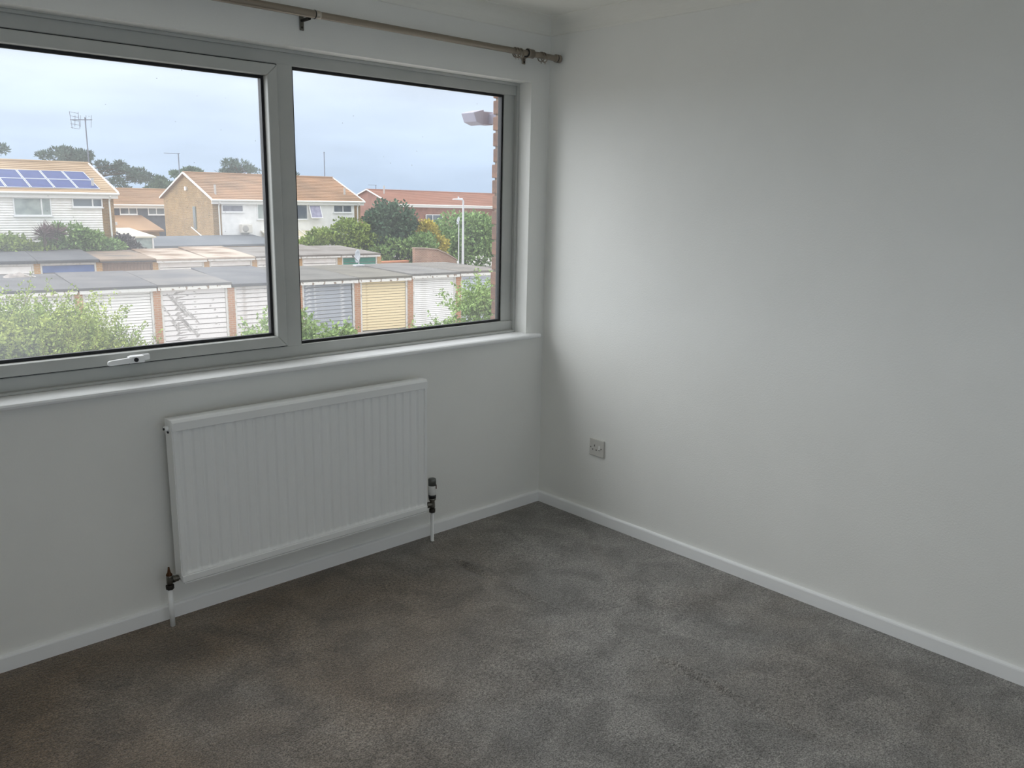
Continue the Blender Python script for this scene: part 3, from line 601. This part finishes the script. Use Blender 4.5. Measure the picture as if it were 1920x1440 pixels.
# middle house
mid = house('white_house', 'white fronted house with orange tiled roof and tan brick gable', 20.41, 31.5, 50, 58, 1.2, 2.78, WWALL, BRT, ROOFT('orange', (164, 126, 94), (138, 108, 82)), .55)
window(mid, 20.98, 22.45, .33, .80, 49.96, (), mat('shaded_strip_pane', (112, 112, 124), .25, (132, 132, 142), 3))
window(mid, 23.40, 24.9, -.14, .86, 49.96, (24.0,), PANEC)
window(mid, 26.0, 27.15, -.15, .86, 49.96, ())
window(mid, 29.2, 30.72, .32, .85, 49.96, (29.98,))
ow = rpx(ring(27.22, 28.14, -.14, .83, .06, -.03, .03), 'window', WFR, mid); rpx(MB().box(27.26, 28.1, -.01, .01, -.1, .79), 'pane', mat('lilac_curtain_pane', (170, 166, 190), .3, (146, 144, 170), 4), ow)
for o_ in (ow,): o_.location = Vector((0, 49.9, 0)); o_.rotation_euler = (0, 0, 0)
# open top-hung light: swung out at the foot
ow.matrix_parent_inverse = parent_inv(mid); ow.matrix_basis = Matrix.Translation((0, 49.92, .83)) @ Matrix.Rotation(math.radians(-22), 4, 'X') @ Matrix.Translation((0, 0, -.83))
gwin = MB().box(20.35, 20.43, 52.6, 53.0, -.85, .62); rpx(gwin, 'window', mat('green_grey_frame', (120, 128, 120), .5), mid); rpx(MB().box(20.34, 20.42, 52.66, 52.94, -.8, .57), 'pane', PANE, mid)
rpx(MB().box(20.30, 20.42, 53.8, 54.05, 1.65, 1.9), 'alarm_box', PIPE, mid)
rpx(MB().tube((20.36, 53.4, -.75), (20.36, 50.3, -1.75), .04, n=6), 'sloping_pipe', PIPE, mid)
downpipe(mid, 20.75, 49.85, ZG, 1.02); downpipe(mid, 31.15, 49.85, ZG, 1.02)
for xx, yy in ((20.9, 50.6), (30.75, 50.9)): rpx(MB().tube((xx, yy, 1.2), (xx, yy, 2.05), .075, n=8), 'vent_pipe', mat('grey_pipe', (196, 192, 188), .6), mid)
# lean-to canopy on its front
can = MB(); can.hexa([(23.6, 47.6, -1.75), (28.6, 47.6, -1.75), (28.6, 49.95, -.95), (23.6, 49.95, -.95), (23.6, 47.6, -1.68), (28.6, 47.6, -1.68), (28.6, 49.95, -.88), (23.6, 49.95, -.88)])
rpx(can, 'canopy_roof', mat('cream_canopy', (222, 212, 186), .5, (206, 196, 170), 2), mid)
for k in range(8): xx = 23.6+k*.71; rpx(MB().hexa([(xx, 47.6, -1.68), (xx+.06, 47.6, -1.68), (xx+.06, 49.95, -.88), (xx, 49.95, -.88), (xx, 47.6, -1.62), (xx+.06, 47.6, -1.62), (xx+.06, 49.95, -.82), (xx, 49.95, -.82)]), 'canopy_bar', PIPE, mid)
for xx in (23.7, 26.1, 28.5): rpx(MB().box(xx-.05, xx+.05, 47.65, 47.75, ZG, -1.74), 'canopy_post', PIPE, mid)
# air conditioner unit on the wall
ac = empty('air_conditioner', (22.5, 49.8, -.72))
MB().box(-.38, .38, -.16, .14, -.27, .27).build('case', mat('ac_case', (228, 222, 212), .5), ac, .02)
MB().lathe((-.1, -.165, 0), (0, -1, 0), [(0, .21), (.015, .21), (.02, .17)]).build('fan_grille', mat('ac_grille', (176, 172, 168), .6), ac); MB().box(-.3, -.2, .1, .18, -.36, -.27).box(.2, .3, .1, .18, -.36, -.27).build('bracket', PIPE, ac)
tag(ac, 'boxy air conditioner unit on the white house front', 'air conditioner')
# left house with weatherboards
lh = house('weatherboard_house', 'white weatherboarded house with solar panels on its tiled roof', -2.0, 12.1, 43, 51, 1.5, 2.92, WBOARD, BRT, ROOFT('sand', (180, 154, 122), (158, 130, 98)), .62, courses=42)
window(lh, 7.5, 9.15, .28, 1.14, 42.92, (8.72,), PANEC)
window(lh, 10.1, 11.52, .70, 1.15, 42.92, (11.05,)); window(lh, 2.6, 4.4, .28, 1.14, 42.92, (3.5,))
downpipe(lh, 11.85, 42.88, ZG, 1.32)
rpx(MB().box(12.1, 12.3, 43.3, 43.5, -.2, -.05), 'wall_light', PIPE, lh)
rpx(MB().tube((11.35, 43.6, 1.5), (11.35, 43.6, 2.15), .07, n=8), 'vent_pipe', mat('grey_pipe', (196, 192, 188), .6), lh)
# solar array
arr = empty('solar_array', (8.9, 44.5, 1.9)); pit_ = math.atan2(1.42, 4)
arr.rotation_euler = (pit_, 0, 0)
SP = mat('blue_solar_cells', (50, 66, 124), .5, (42, 58, 112), 2, spec=.12); AL = mat('panel_frame', (190, 194, 206), .4, metal=.3)
for i in range(6):
    for j in range(2):
        p_ = ring(0, 1.02, 0, 1.26, .035, 0, .04); q_ = []
        pf = MB()
        for v_ in p_.v: q_.append((v_[0], v_[2], v_[1]))
        pf.add(q_, p_.f); s_ = pf.build('solar_panel', AL, arr); s_.location = (2.35-1.05*(i+1)+.32, -1.38+1.3*j, .16)
        c_ = MB().box(.03, .99, .03, 1.23, .0, .028).build('cells', SP, s_)
tag(arr, 'blue solar panels in two rows on the left house roof', 'solar panels')
# far house with dark cladding between the two
bk = house('dark_clad_house', 'distant house with dark cladding and brown tiled roof between the larger houses', 15.5, 26, 64, 70, .62, 1.66, DCLAD, BRT, ROOFT('brown', (170, 134, 100), (148, 116, 86)), .1)
window(bk, 19.35, 20.62, -.2, .47, 63.92, (20.0,)); window(bk, 21.42, 22.7, -.22, .47, 63.92, (22.05,))
lr = MB().hexa([(15.5, 60.6, -1.36), (21.3, 60.6, -1.36), (20.9, 63.95, -.36), (15.5, 63.95, -.36), (15.5, 60.6, -1.24), (21.3, 60.6, -1.24), (20.9, 63.95, -.24), (15.5, 63.95, -.24)]); rpx(lr, 'porch_roof', ROOFT('brown', (170, 134, 100), (148, 116, 86)), bk)
rpx(MB().box(15.6, 21.0, 60.8, 63.95, ZG, -1.36), 'porch_wall', BRT, bk)
# conservatory
cv = empty('conservatory', (13.6, 45.2, ZG)); CR = mat('cream_conservatory', (226, 220, 200), .4, (214, 206, 184), 2)
rpx(MB().hexa([(12.5, 44, -.92), (14.5, 44, -.92), (14.0, 46.6, -.55), (12.5, 46.6, -.55), (12.5, 44, -.84), (14.5, 44, -.84), (14.0, 46.6, -.47), (12.5, 46.6, -.47)]), 'sloping_roof', CR, cv)
for xx in (12.6, 13.3, 14.28): rpx(MB().box(xx, xx+.09, 44.05, 44.14, ZG, -.9), 'post', PIPE, cv)
rpx(MB().box(12.65, 14.3, 44.10, 44.13, ZG, -.92), 'glazing', mat('conservatory_glass', (176, 188, 184), .25, (150, 166, 160), 4), cv)
rpx(MB().box(12.5, 14.45, 46.4, 46.6, ZG, -.6), 'rear_wall', BRT, cv)
tag(cv, 'cream roofed conservatory beside the weatherboarded house', 'conservatory')
# flat roofed extension in front of tan gable
ex = empty('flat_roof_extension', (18, 48, ZG))
rpx(MB().box(14.9, 23.2, 46.2, 49.6, ZG, -1.62), 'walls', BRT, ex); rpx(MB().hexa([(14.7, 46, -1.62), (23.4, 46, -1.62), (23.0, 49.9, -1.25), (16.6, 49.9, -1.25), (14.7, 46, -1.5), (23.4, 46, -1.5), (23.0, 49.9, -1.13), (16.6, 49.9, -1.13)]), 'felt_roof', felt('blue', (118, 124, 134), (134, 138, 146), .6), ex)
tag(ex, 'low grey felt roofed extension in front of the tan brick gable', 'extension')
# red brick house
rd = house('red_brick_house', 'long red brick house with red tiled roof behind the trees', 46.7, 66, 68, 76, .78, 2.05, BRR, BRR, ROOFT('red', (160, 112, 92), (146, 102, 84)), .1)
window(rd, 51.1, 53.3, -1.5, -.3, 67.92, (52.0,)); rpx(MB().tube((47.9, 70.8, 1.6), (47.9, 70.8, 2.5), .08, n=8), 'vent_pipe', mat('grey_pipe', (196, 192, 188), .6), rd)
rpx(MB().hexa([(60.5, 66.6, .18), (66, 66.6, .18), (66, 68, .62), (60.5, 68, .62), (60.5, 66.6, .30), (66, 66.6, .30), (66, 68, .74), (60.5, 68, .74)]), 'porch_roof', felt('pale', (196, 196, 200), (180, 180, 186)), rd)
rd.rotation_euler = (0, math.radians(.5), 0)

# ---- street furniture, aerials
PALE = mat('pale_galvanised', (214, 214, 218), .5, metal=.2)
sl_ = empty('street_lamp', (32.87, 40, ZG)); MB().tube((0, 0, 0), (0, 0, 5.0), .085, .06, 12).build('post', PALE, sl_)
MB().tube((0, 0, 5.0), (-.2, 0, 5.1), .05, n=10).build('arm', PALE, sl_); MB().hexa([(-.85, -.12, 5.06), (-.15, -.12, 5.02), (-.15, .12, 5.02), (-.85, .12, 5.06), (-.8, -.1, 5.1), (-.1, -.1, 5.16), (-.1, .1, 5.16), (-.8, .1, 5.1)]).build('lamp_head', PALE, sl_, .02); MB().tube((-.4, 0, 5.14), (-.4, 0, 5.25), .05, n=10).build('light_sensor', PALE, sl_)
tag(sl_, 'pale grey street lamp in front of green trees', 'street lamp')
AER = mat('dark_aerial_metal', (110, 114, 128), .5, metal=.4)
def aerial(x, y, z0, z1, kind, lb):
    o = empty('tv_aerial', (x, y, z0)); h = z1-z0
    MB().tube((0, 0, 0), (0, 0, h), .032, n=8).build('mast', AER, o)
    b = MB(); e = MB()
    if kind == 0:
        b.tube((.35, 0, h-.1), (-.75, 0, h-.18), .025, n=6); 
        for k in range(4): xx = .3-k*.27; e.tube((xx, -.1, h+.12-.02*k), (xx, .1, h-.5), .012, n=5)
        for k in range(5): e.tube((-.75, 0, h+.22-k*.2), (-.3, .05, h+.18-k*.2), .011, n=5)
        e.tube((-.75, 0, h+.25), (-.68, 0, h-.62), .014, n=5); e.tube((-.32, 0, h+.25), (-.3, 0, h-.6), .014, n=5)
    else:
        b.tube((.1, 0, h-.03), (-.95, 0, h-.03), .018, n=6)
        for k in range(8): xx = -.9+k*.12; e.tube((xx, -.12, h-.03), (xx, .12, h-.03), .008, n=5)
    b.build('boom', AER, o); e.build('elements', AER, o); tag(o, lb, 'aerial')
aerial(12.3, 47.0, 2.7, 5.35, 0, 'tall dark TV aerial rising above the solar panelled roof')
aerial(20.2, 54.4, 2.7, 4.05, 1, 'thin TV aerial at the tip of the tan brick gable')
aerial(47.9, 72.2, 2.0, 2.65, 1, 'small TV aerial on the red tiled roof')
pl_ = empty('thin_mast', (32.2, 56, ZG)); MB().tube((0, 0, 0), (0, 0, 8.35), .05, .03, 8).build('pole', AER, pl_); MB().tube((0, 0, 8.35), (0, 0, 8.42), .045, n=8).build('cap', AER, pl_); tag(pl_, 'thin plain pole rising behind the orange roof end', 'pole')
def dish(name, loc, r, ph, lb, foot=False, face=(-.5, -.85, .1)):
    o = empty(name, loc); MB().tube((0, 0, 0), (0, 0, ph), .03, n=8).build('pole', PALE, o)
    d = Vector(face).normalized(); c = Vector((0, 0, ph)); DSH = mat('dull_dish_grey', (172, 176, 182), .7, (150, 154, 160), 6); MB().lathe(c, d, [(0, .02), (r*.03, r*.4), (r*.1, r*.75), (r*.2, r)]+[(r*.2-.01, r*.98), (r*.08, r*.72), (.0, r*.38)], 24).build('reflector', DSH, o)
    MB().tube(c-Vector((0, 0, r*.8)), c+d*r*.95, .012, n=6).tube(c+d*r*.95-Vector((0, 0, .02)), c+d*r*.8, .035, n=8).build('feed_arm', DARKMETAL, o)
    if foot: MB().box(-.22, .22, -.14, .14, -.02, .05).build('foot', PALE, o, .01)
    tag(o, lb, 'satellite dish'); return o
uu, cc = 13.2, 30.6
dish('satellite_dish', (uu*math.cos(ROW)-cc*math.sin(ROW), uu*math.sin(ROW)+cc*math.cos(ROW), -1.45), .30, .40, 'pale satellite dish standing on the front garage roofs', True, (-.85, .15, .1))
dish('satellite_dish', (31.6, 38.9, ZG), .26, 3.75, 'satellite dish on thin pole beside the street lamp', False, (-.8, .3, .2))
cs = empty('crumpled_sheet', (.25*math.cos(ROW)-30.7*math.sin(ROW), .25*math.sin(ROW)+30.7*math.cos(ROW), -1.475))
gxs = np.linspace(-.42, .42, 15); gys = np.linspace(-.25, .25, 9); cv_ = []
for a_ in gxs:
    for b_ in gys: cv_.append((a_, b_, max(.0, .13*(1-(a_/.42)**2)*(1-(b_/.25)**2)+.04*math.sin(a_*17+b_*11)*(1-abs(b_)/.25))))
MB().add(cv_, [(i*9+j, (i+1)*9+j, (i+1)*9+j+1, i*9+j+1) for i in range(14) for j in range(8)]).build('folded_cover', mat('grey_sheet', (146, 138, 134), .9, (166, 156, 148), 6), cs)
MB().tube((.18, -.2, .09), (.52, -.26, .0), .02, n=8).build('pale_edge_strip', mat('pale_strip', (224, 216, 206), .7), cs)
tag(cs, 'crumpled grey sheet lying on the garage roof at the far left', 'sheet')
# garden walls
gw = empty('garden_wall', (30.5, 41.5, ZG)); BGW = brickmat('garden_brick', (160, 122, 102), (146, 110, 94), (176, 160, 146)); COP = mat('coping', (168, 150, 136), .9, (150, 132, 120), 5)
pf = [(29.9, ZG), (33.4, ZG), (33.4, -2.6), (32.6, -2.2), (31.7, -1.86), (30.8, -1.78), (29.9, -1.74)]
rpx(MB().prism(pf, 41.3, 41.55, 'y'), 'brickwork', BGW, gw); cpn = MB()
tp = pf[2:]
for a, b in zip(tp[:-1], tp[1:]): cpn.hexa([(b[0], 41.22, b[1]), (a[0], 41.22, a[1]), (a[0], 41.62, a[1]), (b[0], 41.62, b[1]), (b[0], 41.22, b[1]+.07), (a[0], 41.22, a[1]+.07), (a[0], 41.62, a[1]+.07), (b[0], 41.62, b[1]+.07)])
rpx(cpn, 'coping', COP, gw); tag(gw, 'brick garden wall with swept curved top beside the trees', 'wall')
lw = empty('low_garden_wall', (27, 42.2, ZG)); rpx(MB().box(25.4, 30.0, 42.1, 42.35, ZG, -2.62), 'brickwork', PILR, lw); rpx(MB().box(25.4, 30.0, 42.05, 42.4, -2.62, -2.55), 'coping', mat('orange_coping', (206, 140, 108), .9), lw); tag(lw, 'low orange brick wall beyond the green garage door', 'wall')

# ---- planting
def leafmesh(pts, nrm, size, asp=.5):
    """pts (n,3), nrm (n,3) leaf axis; each leaf is a folded four-point blade"""
    n = len(pts); a = nrm/np.linalg.norm(nrm, axis=1, keepdims=True); r = rng.normal(size=(n, 3)); s = np.cross(a, r); s /= np.linalg.norm(s, axis=1, keepdims=True)
    L = size*rng.uniform(.65, 1.35, (n, 1)); up_ = np.cross(s, a)
    p0 = pts; p2 = pts+a*L; p1 = pts+a*L*.5+s*L*asp*.5+up_*L*.08; p3 = pts+a*L*.5-s*L*asp*.5+up_*L*.08
    v = np.stack([p0, p1, p2, p3], 1).reshape(-1, 3); f = np.arange(n*4).reshape(-1, 4)
    me = bpy.data.meshes.new('foliage'); me.vertices.add(n*4); me.vertices.foreach_set('co', v.ravel().astype(np.float32))
    me.loops.add(n*4); me.loops.foreach_set('vertex_index', f.ravel().astype(np.int32)); me.polygons.add(n); me.polygons.foreach_set('loop_start', np.arange(0, n*4, 4, dtype=np.int32)); me.update(calc_edges=True)
    return me
def blob_points(blobs, n):
    vol = np.array([b[1][0]*b[1][1]*b[1][2] for b in blobs])**.67; cnt = (n*vol/vol.sum()).astype(int); P = []; A = []
    for (c, r), k in zip(blobs, cnt):
        d = rng.normal(size=(k, 3)); d /= np.linalg.norm(d, axis=1, keepdims=True); rad = rng.uniform(.55, 1.06, (k, 1))**.6
        P.append(np.array(c)+d*rad*np.array(r)*(1+.16*np.sin(d[:, :1]*7+d[:, 2:]*5))); A.append(d+rng.normal(size=(k, 3))*.8+np.array([0, 0, .25]))
    return np.concatenate(P), np.concatenate(A)
def put_leaves(o, me, m, name='foliage'):
    me.materials.append(m); f = bpy.data.objects.new(name, me); COL.objects.link(f); f.parent = o; f.matrix_parent_inverse = parent_inv(o); return stuff(f)
def tree(name, lb, cat, base, blobs, n, size, m, asp=.6, trunk=.12, group=None, sub=6):
    o = empty(name, base)
    allb = []
    for c, r in blobs:
        allb.append((c, r))
        for k in range(sub):
            d = rng.normal(size=3); d /= np.linalg.norm(d); allb.append(((c[0]+d[0]*r[0]*.75, c[1]+d[1]*r[1]*.75, c[2]+abs(d[2])*r[2]*.7), (r[0]*.42, r[1]*.42, r[2]*.36)))
    P, A = blob_points(allb, n); put_leaves(o, leafmesh(P, A, size, asp), m)
    t = MB(); top = blobs[0][0]; t.tube(base, (top[0], top[1], top[2]-blobs[0][1][2]*.3), trunk, trunk*.5, 8)
    for c, r in blobs[1:]: t.tube((top[0]*.5+base[0]*.5, top[1]*.5+base[1]*.5, (base[2]+top[2])/2), c, trunk*.5, trunk*.2, 6)
    rpx(t, 'trunk', mat('bark', (96, 82, 70), .9, (76, 66, 58), 9), o)
    tag(o, lb, cat, group); return o
def leafm(n, a, b, sc=1.5): return mat('leaves_'+n, a, .7, b, sc, .35, .65, island=.28, spec=.25)
LD = leafm('dark', (86, 110, 82), (64, 90, 70)); LM = leafm('mid', (138, 164, 98), (112, 142, 86)); LY = leafm('yellowgreen', (146, 162, 76), (112, 136, 70)); LYY = leafm('yellow', (206, 188, 84), (176, 166, 76)); LP = leafm('pine', (104, 122, 110), (84, 104, 96))
LB = leafm('bush', (176, 188, 98), (136, 158, 82), 2.5); LR = leafm('right', (158, 180, 108), (130, 158, 92), 2.5); LC = leafm('cordyline', (120, 96, 100), (100, 80, 84))
tg = 'trees beyond the back garages'
tree('broadleaf_tree', 'dark green rounded tree left of the yellow shrub', 'tree', (31.4, 46, ZG), [((31.4, 46, -.6), (1.7, 1.5, 1.75)), ((31.1, 45.6, -2.0), (2.0, 1.6, 1.4))], 9000, .26, LD, group=tg)
tree('shrub', 'low dark green shrub in front of the dark rounded tree', 'shrub', (31.2, 44.2, ZG), [((31.0, 44.2, -2.3), (2.2, 1.0, 1.1)), ((32.5, 44.3, -2.0), (1.3, 1, 1.1))], 5000, .22, LM, group=tg)
tree('shrub', 'bright yellow shrub between the dark and pale green trees', 'shrub', (33.9, 45, ZG), [((33.7, 45, -1.2), (.75, .8, 1.05)), ((34.2, 44.6, -2.0), (.8, .8, .9))], 4200, .2, LYY, group=tg)
tree('broadleaf_tree', 'large pale green rounded tree behind the street lamp', 'tree', (38.6, 46.5, ZG), [((38.3, 46.5, -1.2), (2.3, 2, 1.65)), ((40.2, 46, -1.3), (2, 1.8, 1.5)), ((36.4, 46, -2.0), (1.7, 1.5, 1.3)), ((38.6, 45.5, -2.4), (2.6, 1.5, 1.2))], 12000, .24, LM, group=tg)
tree('hedge_shrub', 'yellow green hedge in front of the white house right end', 'hedge', (26.5, 46, ZG), [((27.9, 46, -1.0), (1.3, 1.2, .95)), ((26.3, 46.3, -1.5), (1.3, 1, .85)), ((25.2, 46.2, -1.8), (.8, .8, .6)), ((28.5, 45.5, -1.9), (1.4, 1.1, 1.0))], 8000, .2, LY, group=tg)
hg = 'garden hedge before the left house'
tree('hedge_shrub', 'tall green hedge shrub right of the spiky palms', 'hedge', (9.6, 41.8, ZG), [((9.4, 41.8, -1.0), (1.0, .7, .95)), ((10.4, 41.9, -1.2), (.9, .7, .75)), ((11.2, 41.8, -1.35), (.8, .7, .55))], 6000, .16, LM, group=hg)
tree('hedge_shrub', 'straggly green hedge shrub below the spiky palms', 'hedge', (6.8, 41.6, ZG), [((6.6, 41.6, -1.2), (1.1, .7, .7)), ((8.0, 41.6, -1.4), (.9, .7, .5)), ((5.4, 41.6, -1.2), (.9, .7, .7))], 5200, .16, LY, group=hg)
tree('shrub', 'dark purplish shrub beside the cream conservatory', 'shrub', (12.4, 42.9, ZG), [((12.3, 42.9, -1.3), (.55, .5, .6)), ((12.9, 42.9, -1.5), (.4, .4, .35))], 1500, .17, leafm('plum', (104, 94, 100), (88, 84, 86)), trunk=.04)
pg = 'pine trees behind the roofs'
def pine(lb, base, blobs, n=4200, m=LP):
    o = empty('pine_tree', base); cl_ = []; tw = MB()
    top = max(b_[0][2] for b_ in blobs)
    tw.tube(base, (base[0], base[1], top-.4), .2, .07, 8)
    for c, r in blobs:
        for k in range(9):
            d = rng.normal(size=3); d /= np.linalg.norm(d); d[2] = abs(d[2])*1.1-.25
            p_ = (c[0]+d[0]*r[0]*.9, c[1]+d[1]*r[1]*.9, c[2]+d[2]*r[2]*.85); q_ = rng.uniform(.26, .5)
            cl_.append((p_, (q_*1.25, q_*1.1, q_*.55))); tw.tube((base[0], base[1], min(p_[2]-.5, top-.5)), p_, .05, .02, 4, False)
    P, A = blob_points(cl_, n); A[:, 2] += .5
    put_leaves(o, leafmesh(P, A, .34, .3), m); rpx(tw, 'trunk', mat('bark', (96, 82, 70), .9), o); tag(o, lb, 'tree', pg)
pine('broad dark pine right of the TV aerial', (22, 78, ZG), [((21.5, 78, 4.0), (2.2, 1.8, 1.3)), ((23.6, 78, 3.2), (2.0, 1.6, 1.2)), ((25.2, 78, 2.6), (1.8, 1.5, 1.1)), ((19.5, 78, 4.3), (1.5, 1.4, .8)), ((23, 78, 1.6), (3, 1.5, 1.2))], 7000)
pine('green pine left of the tan brick gable', (31, 80, ZG), [((29.9, 80, 2.4), (2.0, 1.6, 1.3)), ((31.4, 80, 3.1), (1.5, 1.4, 1.1)), ((28.2, 80, 1.8), (1.5, 1.3, 1.1)), ((31, 80, 1.2), (2.6, 1.5, 1.3))], 6000, leafm('pinegreen', (106, 126, 100), (84, 108, 88)))
pine('pine top showing above the orange roof ridge', (37.5, 82, ZG), [((37.3, 82, 4.2), (1.5, 1.3, .75)), ((38.4, 82, 3.7), (1.2, 1.2, .6)), ((36.6, 82, 3.6), (1.0, 1, .6))], 1800)
pine('small pine top near the sash stile above the orange roof', (42, 82, ZG), [((42.2, 82, 3.7), (1.3, 1.1, .55)), ((43.0, 82, 3.4), (.9, 1, .4))], 1000)
pine('small pine tops at the far left above the solar panels', (12.6, 76, ZG), [((12.4, 76, 4.5), (.9, 1, .75)), ((14.0, 76, 4.4), (.8, 1, .75)), ((11, 76, 4.2), (.8, 1, .6))], 1600)
# cordylines (spiky palms)
def palm(x, y, h, lb):
    o = empty('spiky_palm', (x, y, ZG)); t = MB(); t.tube((0, 0, 0), (.08, 0, h), .09, .06, 8); t.build('trunk', mat('bark', (96, 82, 70), .9), o)
    n = 110; d = rng.normal(size=(n, 3)); d[:, 2] = np.abs(d[:, 2])*.9-.25; d /= np.linalg.norm(d, axis=1, keepdims=True)
    me = leafmesh(np.array([[x+.08, y, ZG+h]]*n)+d*.05, d, .62, .09); put_leaves(o, me, LC); tag(o, lb, 'palm')
palm(8.2, 41.2, 3.05, 'left of the two spiky reddish palms before the weatherboarded house'); palm(8.75, 41.3, 3.15, 'right of the two spiky reddish palms before the weatherboarded house')
# near shrubs: shoots carrying leaves
def shrub(lb, base, crown, nshoot, leafsize, m, spread, hgt, per=46, asp=.55):
    o = empty('leafy_shrub', base); P = []; A = []; tw = MB()
    for k in range(nshoot):
        c, r = crown[k % len(crown)]
        d = rng.normal(size=3); d /= np.linalg.norm(d); s = np.array(c)+d*np.array(r)*rng.uniform(.1, .85)
        g = np.array([d[0]*.7, d[1]*.7, abs(d[2])*.5+.55])+rng.normal(size=3)*.25; g /= np.linalg.norm(g); L = hgt*rng.uniform(.45, 1.15)
        bend = rng.normal(size=3)*.18*L; t = np.linspace(.0, 1, per)[:, None]; q = s+g*L*t+bend*t*t
        P.append(q+rng.normal(size=(per, 3))*.022*(1.5-t)); A.append(g*.55+rng.normal(size=(per, 3))*.85)
        if k % 2 == 0:
            tw.tube(q[0], q[per//2], .006, .0045, 4, False); tw.tube(q[per//2], q[-1], .0045, .002, 4, False)
    for c, r in crown: tw.tube(base, c, .05, .02, 6, False)
    P = np.concatenate(P); A = np.concatenate(A); put_leaves(o, leafmesh(P, A, leafsize, asp), m); rpx(tw, 'twigs', mat('green_twigs', (128, 120, 78), .8), o)
    tag(o, lb, 'shrub', 'shrubs below the window'); return o
shrub('feathery yellow green shrub filling the lower left of the window', (.2, 10.4, ZG), [((-.3, 10.4, -.8), (1.2, .9, .7)), ((.55, 10.4, -.8), (.8, .8, .6)), ((-1.4, 10.2, -.7), (1.0, .8, .8)), ((.0, 10.1, -1.5), (1.6, .9, .8)), ((1.1, 10.3, -1.35), (.6, .6, .6)), ((-.7, 10.1, -.5), (1.0, .8, .5)), ((.2, 10.0, -1.1), (1.1, .6, .5)), ((-1.2, 9.9, -1.2), (1.0, .6, .6))], 3600, .046, LB, 1, .6, 40)
shrub('small leafy shrub right of the mullion before the grey door', (5.3, 12.4, ZG), [((5.3, 12.4, -1.15), (.15, .3, .45)), ((5.6, 12.4, -1.5), (.4, .4, .3)), ((6.35, 12.4, -1.6), (.25, .3, .2)), ((4.6, 12.3, -1.45), (.3, .3, .35))], 260, .085, LR, 1, .45, 22, .6)
shrub('bushy green shrub at the right window jamb', (10.2, 12.5, ZG), [((10.3, 12.4, -1.15), (.65, .6, .55)), ((9.5, 12.4, -1.85), (.5, .5, .35)), ((8.55, 12.4, -2.05), (.3, .4, .25)), ((10.9, 12.5, -1.1), (.6, .6, .6)), ((10.2, 12.2, -1.9), (.8, .6, .5))], 640, .075, LR, 1, .55, 26, .6)
shrub('low leafy tips before the scraped white door', (2.9, 11.2, ZG), [((3.0, 11.2, -1.62), (.5, .4, .2)), ((3.9, 11.4, -1.58), (.35, .35, .3)), ((2.2, 11.0, -1.5), (.35, .4, .25))], 190, .05, LB, 1, .38, 26, .6)
